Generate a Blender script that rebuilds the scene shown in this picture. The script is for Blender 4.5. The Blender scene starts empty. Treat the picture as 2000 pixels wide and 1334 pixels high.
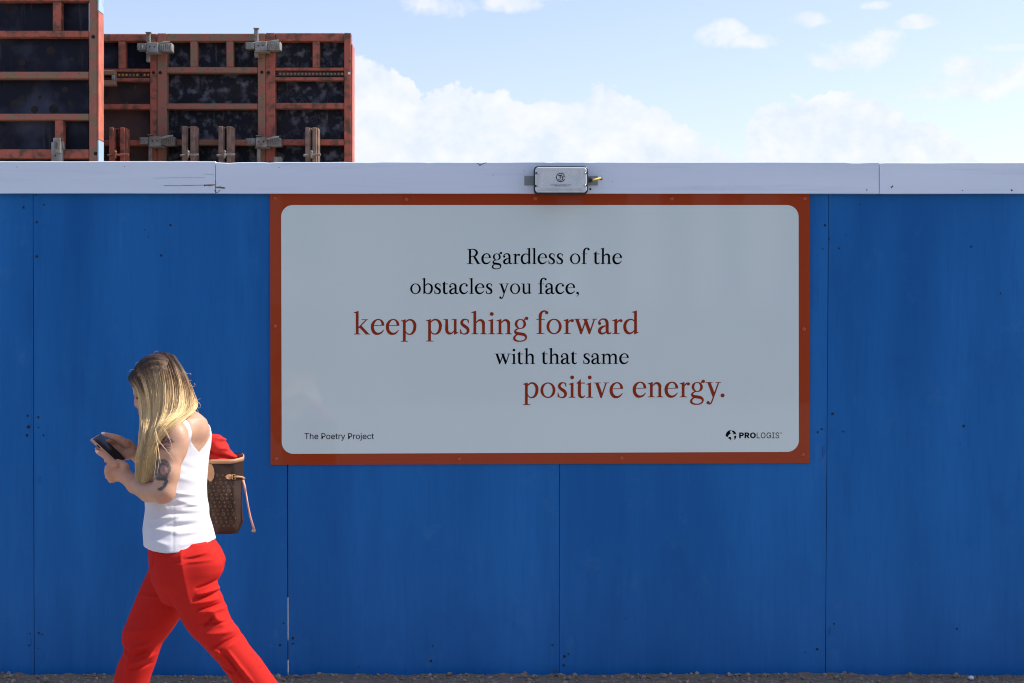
import bpy, bmesh, math, random
import numpy as np
from mathutils import Vector, Matrix
from mathutils.geometry import tessellate_polygon

# ---------------------------------------------------------------- camera, sky, sun, exposure
random.seed(7); RNG = np.random.default_rng(11)
S = bpy.context.scene
FP = 3448.0                      # focal length in photo pixels (photo 2000 px wide)
CAMY, EYE = -8.0, 1.6
cam_d = bpy.data.cameras.new('camera'); cam = bpy.data.objects.new('camera', cam_d)
S.collection.objects.link(cam); S.camera = cam
cam.location = (0, CAMY, EYE); cam.rotation_euler = (math.radians(90), 0, 0)
cam_d.sensor_width = 36; cam_d.lens = 36*FP/2000; cam_d.clip_end = 6000; cam_d.clip_start = .05
cam_d.dof.use_dof = True; cam_d.dof.focus_distance = 7.0; cam_d.dof.aperture_fstop = 14

SUN_EL, SUN_A = math.radians(47), math.radians(13)      # SUN_A: how far behind the hoarding plane
sun_dir = Vector((math.cos(SUN_EL)*math.cos(SUN_A), math.cos(SUN_EL)*math.sin(SUN_A), math.sin(SUN_EL)))
sd = bpy.data.lights.new('sun', 'SUN'); sd.energy = 2.8; sd.angle = math.radians(.53); sd.color = (1, .93, .83)
sun = bpy.data.objects.new('sun', sd); S.collection.objects.link(sun)
sun.rotation_euler = sun_dir.to_track_quat('Z', 'Y').to_euler(); sun.location = (6, 2, 9)
S.view_settings.view_transform = 'Standard'; S.view_settings.look = 'None'
S.view_settings.gamma = 1; S.view_settings.use_curve_mapping = False
S.view_settings.exposure = .92
S.cycles.pixel_filter_type = 'BLACKMAN_HARRIS'; S.cycles.filter_width = 1.1
SKY_STRENGTH = .12

w = bpy.data.worlds.new('World'); S.world = w; w.use_nodes = True
nt = w.node_tree; N = nt.nodes; L = nt.links
for n in list(N): N.remove(n)
def nd(tree, t, **k):
    n = tree.nodes.new(t)
    for a, b in k.items(): setattr(n, a, b)
    return n
def mth(tree, op, a, b=None, c=None, clamp=False):
    n = nd(tree, 'ShaderNodeMath', operation=op, use_clamp=clamp)
    for i, v in enumerate((a, b, c)):
        if v is None: continue
        if isinstance(v, (int, float)): n.inputs[i].default_value = v
        else: tree.links.new(v, n.inputs[i])
    return n.outputs[0]
tc = nd(nt, 'ShaderNodeTexCoord'); sx = nd(nt, 'ShaderNodeSeparateXYZ'); L.new(tc.outputs['Generated'], sx.inputs[0])
M_ = lambda op, a, b=None, c=None, clamp=False: mth(nt, op, a, b, c, clamp)
az = M_('ARCTAN2', sx.outputs[0], sx.outputs[1]); el = M_('ARCSINE', sx.outputs[2])
azd = M_('MULTIPLY', az, 180/math.pi); eld = M_('MULTIPLY', el, 180/math.pi)
def noise_w(scale, detail, rough=.55, stretch=1.6):
    mp = nd(nt, 'ShaderNodeMapping'); mp.inputs['Scale'].default_value = (1, 1, stretch)
    L.new(tc.outputs['Generated'], mp.inputs[0])
    n = nd(nt, 'ShaderNodeTexNoise'); n.inputs['Scale'].default_value = scale
    n.inputs['Detail'].default_value = detail; n.inputs['Roughness'].default_value = rough
    L.new(mp.outputs[0], n.inputs['Vector']); return n.outputs[0]
n1 = noise_w(34, 8, .60, 1.15); n2 = noise_w(7, 5); n3 = noise_w(60, 5, .6, 1.2)
# the cumulus bank low over the horizon: its upper outline by azimuth
PROF = [(0,150),(400,170),(640,120),(690,84),(720,112),(760,135),(800,150),(825,190),(850,185),(900,172),(950,186),(990,176),(1035,208),
        (1070,190),(1120,178),(1155,168),(1210,186),(1260,200),(1310,214),(1350,240),(1390,262),(1415,282),(1438,318),
        (1450,312),(1462,250),(1480,200),(1530,188),(1580,204),(1640,200),(1700,198),(1750,222),(1800,250),(1850,268),(1900,300),(1930,345),(2000,360),(2200,330)]
u01 = M_('PINGPONG', M_('ADD', azd, 18.0), 36.0); u01 = M_('DIVIDE', u01, 36.0)
fc = nd(nt, 'ShaderNodeFloatCurve'); L.new(u01, fc.inputs['Value']); cu = fc.mapping.curves[0]
pts = sorted(((math.degrees(math.atan((x-1000)/FP))+18)/36, math.degrees(math.atan((667-y)/FP))/12) for x, y in PROF)
pts = [p for p in pts if 0 < p[0] < 1]
cu.points[0].location = (0, pts[0][1]); cu.points[1].location = (1, pts[-1][1])
for p in pts: cu.points.new(*p)
for p in cu.points: p.handle_type = 'VECTOR'
fc.mapping.update()
H = M_('MULTIPLY', fc.outputs[0], 12.0)
H = M_('ADD', H, M_('MULTIPLY', M_('SUBTRACT', n1, .5), 3.0))
bank = M_('MULTIPLY', M_('SUBTRACT', H, eld), 6.5, clamp=True)
dens = bank
PUFFS = [(845,18,75,26),(1010,6,60,20),(1080,-8,90,14),(1405,70,66,26),(1475,84,70,16),(1580,48,56,16),(1690,108,92,36),(1650,128,90,22),(1790,58,38,14),(1700,24,40,10),
         (1905,152,110,38),(1850,188,140,28),(2010,168,90,36),(1960,115,70,10),(500,-160,160,40),(200,-260,220,46),(1250,-240,200,50),(1750,-330,180,50),(-300,-80,240,60),(2500,-40,260,70),(2350,150,200,60)]
for (px, py, rx, ry) in PUFFS:
    a0 = math.degrees(math.atan((px-1000)/FP)); e0 = math.degrees(math.atan((667-py)/FP))
    k = 180/math.pi/FP
    dx = M_('DIVIDE', M_('SUBTRACT', azd, a0), rx*k); dy = M_('DIVIDE', M_('SUBTRACT', eld, e0), ry*k)
    r2 = M_('ADD', M_('MULTIPLY', dx, dx), M_('MULTIPLY', dy, dy))
    v = M_('ADD', M_('SUBTRACT', 1.0, r2), M_('MULTIPLY', M_('SUBTRACT', n1, .52), 5.0))
    v = M_('MULTIPLY', v, 1.15, clamp=True)
    dens = M_('MAXIMUM', dens, M_('MULTIPLY', v, .88))
# unseen fair-weather clouds above the low band, cover raised for brighter ambient light
hi = M_('MULTIPLY', M_('SUBTRACT', n2, .49), 6.0, clamp=True)
hi = M_('MULTIPLY', hi, M_('MULTIPLY', M_('SUBTRACT', eld, 16.0), .12, clamp=True))
dens = M_('MAXIMUM', dens, M_('MULTIPLY', hi, .8))
sky = nd(nt, 'ShaderNodeTexSky'); sky.sky_type = 'NISHITA'; sky.sun_disc = False
sky.sun_elevation = SUN_EL; sky.sun_rotation = math.radians(90)-SUN_A
sky.air_density = 1.0; sky.dust_density = 1.3; sky.ozone_density = 1.2; sky.altitude = 50
crmp = nd(nt, 'ShaderNodeMix', data_type='RGBA')
L.new(M_('MULTIPLY', M_('SUBTRACT', M_('ADD', M_('MULTIPLY', n3, .6), M_('MULTIPLY', n1, .4)), .38), 4.2, clamp=True), crmp.inputs['Factor'])
CLOUD = 4.5
crmp.inputs[6].default_value = (.775*CLOUD, .86*CLOUD, 1.0*CLOUD, 1); crmp.inputs[7].default_value = (.97*CLOUD, .98*CLOUD, 1.02*CLOUD, 1)
mixc = nd(nt, 'ShaderNodeMix', data_type='RGBA'); L.new(M_('MULTIPLY', dens, .92), mixc.inputs['Factor'])
tn = nd(nt, 'ShaderNodeMix', data_type='RGBA', blend_type='MULTIPLY'); tn.inputs['Factor'].default_value = 1; tn.inputs[7].default_value = (.955, .86, 1.0, 1); L.new(sky.outputs[0], tn.inputs[6]); L.new(tn.outputs[2], mixc.inputs[6]); L.new(crmp.outputs[2], mixc.inputs[7])
bg = nd(nt, 'ShaderNodeBackground'); bg.inputs['Strength'].default_value = SKY_STRENGTH
L.new(mixc.outputs[2], bg.inputs['Color']); wo = nd(nt, 'ShaderNodeOutputWorld'); L.new(bg.outputs[0], wo.inputs[0])

# ---------------------------------------------------------------- helpers
def P(px, py, y):
    """photo pixel (2000 wide) at depth y -> world point"""
    d = y - CAMY
    return ((px-1000)*d/FP, y, EYE-(py-667)*d/FP)
COL = S.collection
def empty(name, loc, label=None, cat=None, group=None):
    o = bpy.data.objects.new(name, None); COL.objects.link(o); o.location = loc; o.empty_display_size = .1
    tag(o, label, cat, group); return o
def tag(o, label=None, cat=None, group=None, kind=None):
    if label: o['label'] = label
    if cat: o['category'] = cat
    if group: o['group'] = group
    if kind: o['kind'] = kind
    return o
def wloc(o):
    v = Vector(o.location)
    while o.parent: o = o.parent; v += Vector(o.location)
    return v
def mobj(name, verts, faces, mat, parent=None, smooth=False, kind=None, origin=None):
    V = np.asarray(verts, dtype=np.float64).reshape(-1, 3)
    c = (V.min(0)+V.max(0))/2 if origin is None else np.array(origin)
    me = bpy.data.meshes.new(name); me.from_pydata((V-c).tolist(), [], faces if isinstance(faces, list) else faces.tolist())
    if smooth: me.polygons.foreach_set('use_smooth', [True]*len(me.polygons))
    me.materials.append(mat); me.update()
    o = bpy.data.objects.new(name, me); COL.objects.link(o)
    o.location = c
    if parent: o.parent = parent; o.location = Vector(c)-wloc(parent)
    if kind: o['kind'] = kind
    return o
class MB:
    """collects shapes into one mesh"""
    def __init__(s): s.v = []; s.f = []
    def add(s, v, f):
        b = len(s.v); s.v += [tuple(p) for p in v]; s.f += [tuple(b+i for i in q) for q in f]; return s
    def box(s, a, b, bev=0):
        (x0,y0,z0),(x1,y1,z1) = a, b
        x0,x1 = min(x0,x1),max(x0,x1); y0,y1 = min(y0,y1),max(y0,y1); z0,z1 = min(z0,z1),max(z0,z1)
        if bev <= 0:
            v = [(x,y,z) for x in (x0,x1) for y in (y0,y1) for z in (z0,z1)]
            return s.add(v, [(0,1,3,2),(4,6,7,5),(0,4,5,1),(2,3,7,6),(0,2,6,4),(1,5,7,3)])
        bm = bmesh.new(); bmesh.ops.create_cube(bm, size=1)
        for q in bm.verts: q.co = ((x0+x1)/2+q.co.x*(x1-x0), (y0+y1)/2+q.co.y*(y1-y0), (z0+z1)/2+q.co.z*(z1-z0))
        bmesh.ops.bevel(bm, geom=list(bm.edges), offset=bev, segments=1, affect='EDGES')
        bm.verts.index_update(); s.add([q.co[:] for q in bm.verts], [[q.index for q in f.verts] for f in bm.faces]); bm.free(); return s
    def tube(s, pts, r, n=8, cap=True):
        pts = [Vector(p) for p in pts]; m = len(pts); rs = r if isinstance(r, (list, tuple)) else [r]*m
        vs = []; up = None
        for i, p in enumerate(pts):
            t = (pts[min(i+1,m-1)]-pts[max(i-1,0)]).normalized()
            if up is None: up = t.cross(Vector((0,0,1)) if abs(t.z) < .9 else Vector((1,0,0))).normalized()
            up = (up-t*up.dot(t)).normalized(); q = t.cross(up)
            for k in range(n):
                a = 2*math.pi*k/n; vs.append(p+(up*math.cos(a)+q*math.sin(a))*rs[i])
        fs = [(i*n+k, i*n+(k+1)%n, (i+1)*n+(k+1)%n, (i+1)*n+k) for i in range(m-1) for k in range(n)]
        if cap: fs += [tuple(range(n))[::-1], tuple(range((m-1)*n, m*n))]
        return s.add(vs, fs)
    def prism(s, poly, y0, y1):
        """poly of (x,z), front at y0, back at y1"""
        n = len(poly); a = sum(poly[i][0]*poly[(i+1)%n][1]-poly[(i+1)%n][0]*poly[i][1] for i in range(n))
        if a < 0: poly = poly[::-1]
        v = [(x,y0,z) for x,z in poly]+[(x,y1,z) for x,z in poly]
        return s.add(v, [tuple(range(n)), tuple(range(2*n-1, n-1, -1))]+[(i, n+i, n+(i+1)%n, (i+1)%n) for i in range(n)])
    def dome(s, c, r, h, ax=-1, n=12, rings=3):
        """spherical-ish cap on a wall facing -y"""
        cx, cy, cz = c; v = []; 
        for i in range(rings):
            t = i/rings*math.pi/2
            for k in range(n):
                a = 2*math.pi*k/n; v.append((cx+r*math.cos(t)*math.cos(a), cy-h*math.sin(t), cz+r*math.cos(t)*math.sin(a)))
        v.append((cx, cy-h, cz)); f = [(i*n+k, i*n+(k+1)%n, (i+1)*n+(k+1)%n, (i+1)*n+k) for i in range(rings-1) for k in range(n)]
        f += [((rings-1)*n+k, (rings-1)*n+(k+1)%n, rings*n) for k in range(n)]
        return s.add(v, f)
    def build(s, name, mat, parent=None, smooth=False, kind=None): return mobj(name, s.v, s.f, mat, parent, smooth, kind)
def rrect(x0, x1, z0, z1, r, n=8):
    p = []
    for cx, cz, a0 in ((x1-r, z1-r, 0), (x0+r, z1-r, 90), (x0+r, z0+r, 180), (x1-r, z0+r, 270)):
        for i in range(n+1):
            a = math.radians(a0+90*i/n); p.append((cx+r*math.cos(a), cz+r*math.sin(a)))
    return p
def smooth_by_angle(o, deg=35):
    me = o.data
    me.polygons.foreach_set('use_smooth', [True]*len(me.polygons))
    bm = bmesh.new(); bm.from_mesh(me); c = math.radians(deg)
    for e in bm.edges:
        if len(e.link_faces) == 2 and e.calc_face_angle(0) > c: e.smooth = False
    bm.to_mesh(me); bm.free(); return o
# value noise
_LAT = np.random.default_rng(5).random((64, 64, 64)).astype(np.float32)
def vnoise(x, y, z):
    x, y, z = np.broadcast_arrays(x, y, z)
    xi, yi, zi = np.floor(x).astype(int), np.floor(y).astype(int), np.floor(z).astype(int)
    fx, fy, fz = x-xi, y-yi, z-zi
    fx, fy, fz = [f*f*(3-2*f) for f in (fx, fy, fz)]
    g = lambda a, b, c: _LAT[(xi+a) & 63, (yi+b) & 63, (zi+c) & 63]
    l = lambda a, b, t: a+(b-a)*t
    return l(l(l(g(0,0,0), g(1,0,0), fx), l(g(0,1,0), g(1,1,0), fx), fy), l(l(g(0,0,1), g(1,0,1), fx), l(g(0,1,1), g(1,1,1), fx), fy), fz)-.5
def fbm(x, y, z, o=4):
    s = 0; a = 1
    for i in range(o): s = s+a*vnoise(x*2**i+i*7.3, y*2**i+i*3.1, z*2**i+i*5.7); a *= .5
    return s

# ---------------------------------------------------------------- materials
def mat(name, col, rough=.6, metal=0, spec=.5, var=None, vscale=8, bump=0, bscale=30, stretch=(1,1,1), coat=0, sub=0, subcol=None, attr=None, bdetail=6, rand=0, coords='Object', vdetail=5, vlo=.35, vhi=.65, sheen=0, coat_rough=.03):
    m = bpy.data.materials.new(name); m.use_nodes = True; t = m.node_tree; b = t.nodes['Principled BSDF']
    b.inputs['Base Color'].default_value = (*col, 1); b.inputs['Roughness'].default_value = rough; b.inputs['Metallic'].default_value = metal
    b.inputs['Specular IOR Level'].default_value = spec
    b.inputs['Coat Weight'].default_value = coat; b.inputs['Coat Roughness'].default_value = coat_rough
    if sheen: b.inputs['Sheen Weight'].default_value = sheen
    if sub: b.inputs['Subsurface Weight'].default_value = sub; b.inputs['Subsurface Radius'].default_value = (1, .3, .15); b.inputs['Subsurface Scale'].default_value = .012
    tcn = t.nodes.new('ShaderNodeTexCoord'); mp = t.nodes.new('ShaderNodeMapping'); mp.inputs['Scale'].default_value = stretch
    src = tcn.outputs[coords]
    if coords == 'World':
        pass
    t.links.new(src, mp.inputs[0])
    if rand:
        oi = t.nodes.new('ShaderNodeObjectInfo'); ml = t.nodes.new('ShaderNodeMath'); ml.operation = 'MULTIPLY'; ml.inputs[1].default_value = 37
        t.links.new(oi.outputs['Random'], ml.inputs[0]); cb = t.nodes.new('ShaderNodeCombineXYZ')
        for i in range(3): t.links.new(ml.outputs[0], cb.inputs[i])
        t.links.new(cb.outputs[0], mp.inputs['Location'])
    outc = None
    if attr:
        a = t.nodes.new('ShaderNodeAttribute'); a.attribute_name = attr; outc = a.outputs['Color']; t.links.new(outc, b.inputs['Base Color'])
    if var is not None:
        nz = t.nodes.new('ShaderNodeTexNoise'); nz.inputs['Scale'].default_value = vscale; nz.inputs['Detail'].default_value = vdetail
        t.links.new(mp.outputs[0], nz.inputs['Vector'])
        mr = t.nodes.new('ShaderNodeMapRange'); mr.inputs[1].default_value = vlo; mr.inputs[2].default_value = vhi
        t.links.new(nz.outputs[0], mr.inputs[0])
        mx = t.nodes.new('ShaderNodeMix'); mx.data_type = 'RGBA'; t.links.new(mr.outputs[0], mx.inputs[0])
        if outc is not None: t.links.new(outc, mx.inputs[6])
        else: mx.inputs[6].default_value = (*col, 1)
        mx.inputs[7].default_value = (*var, 1); t.links.new(mx.outputs[2], b.inputs['Base Color'])
    if bump:
        nb = t.nodes.new('ShaderNodeTexNoise'); nb.inputs['Scale'].default_value = bscale; nb.inputs['Detail'].default_value = bdetail
        t.links.new(mp.outputs[0], nb.inputs['Vector'])
        bp = t.nodes.new('ShaderNodeBump'); bp.inputs['Strength'].default_value = 1; bp.inputs['Distance'].default_value = bump
        t.links.new(nb.outputs[0], bp.inputs['Height']); t.links.new(bp.outputs[0], b.inputs['Normal'])
    return m

def layer(m, col, scale, lo, hi, stretch=(1,1,1), detail=8, amt=1.0, rough=.6, rand=True):
    """one more pigment layer over the base colour, masked by noise"""
    t = m.node_tree; b = t.nodes['Principled BSDF']; inp = b.inputs['Base Color']
    tcn = t.nodes.new('ShaderNodeTexCoord'); mp = t.nodes.new('ShaderNodeMapping'); mp.inputs['Scale'].default_value = stretch; t.links.new(tcn.outputs['Object'], mp.inputs[0])
    if rand:
        oi = t.nodes.new('ShaderNodeObjectInfo'); ml = t.nodes.new('ShaderNodeMath'); ml.operation = 'MULTIPLY'; ml.inputs[1].default_value = 53
        t.links.new(oi.outputs['Random'], ml.inputs[0]); cb = t.nodes.new('ShaderNodeCombineXYZ')
        for i in range(3): t.links.new(ml.outputs[0], cb.inputs[i])
        t.links.new(cb.outputs[0], mp.inputs['Location'])
    nz = t.nodes.new('ShaderNodeTexNoise'); nz.inputs['Scale'].default_value = scale; nz.inputs['Detail'].default_value = detail; nz.inputs['Roughness'].default_value = rough
    t.links.new(mp.outputs[0], nz.inputs['Vector']); mr = t.nodes.new('ShaderNodeMapRange'); mr.inputs[1].default_value = lo; mr.inputs[2].default_value = hi; mr.inputs[4].default_value = amt
    t.links.new(nz.outputs[0], mr.inputs[0]); mx = t.nodes.new('ShaderNodeMix'); mx.data_type = 'RGBA'; t.links.new(mr.outputs[0], mx.inputs[0])
    if inp.is_linked: t.links.new(inp.links[0].from_socket, mx.inputs[6])
    else: mx.inputs[6].default_value = inp.default_value
    mx.inputs[7].default_value = (*col, 1); t.links.new(mx.outputs[2], inp); return m
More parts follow.
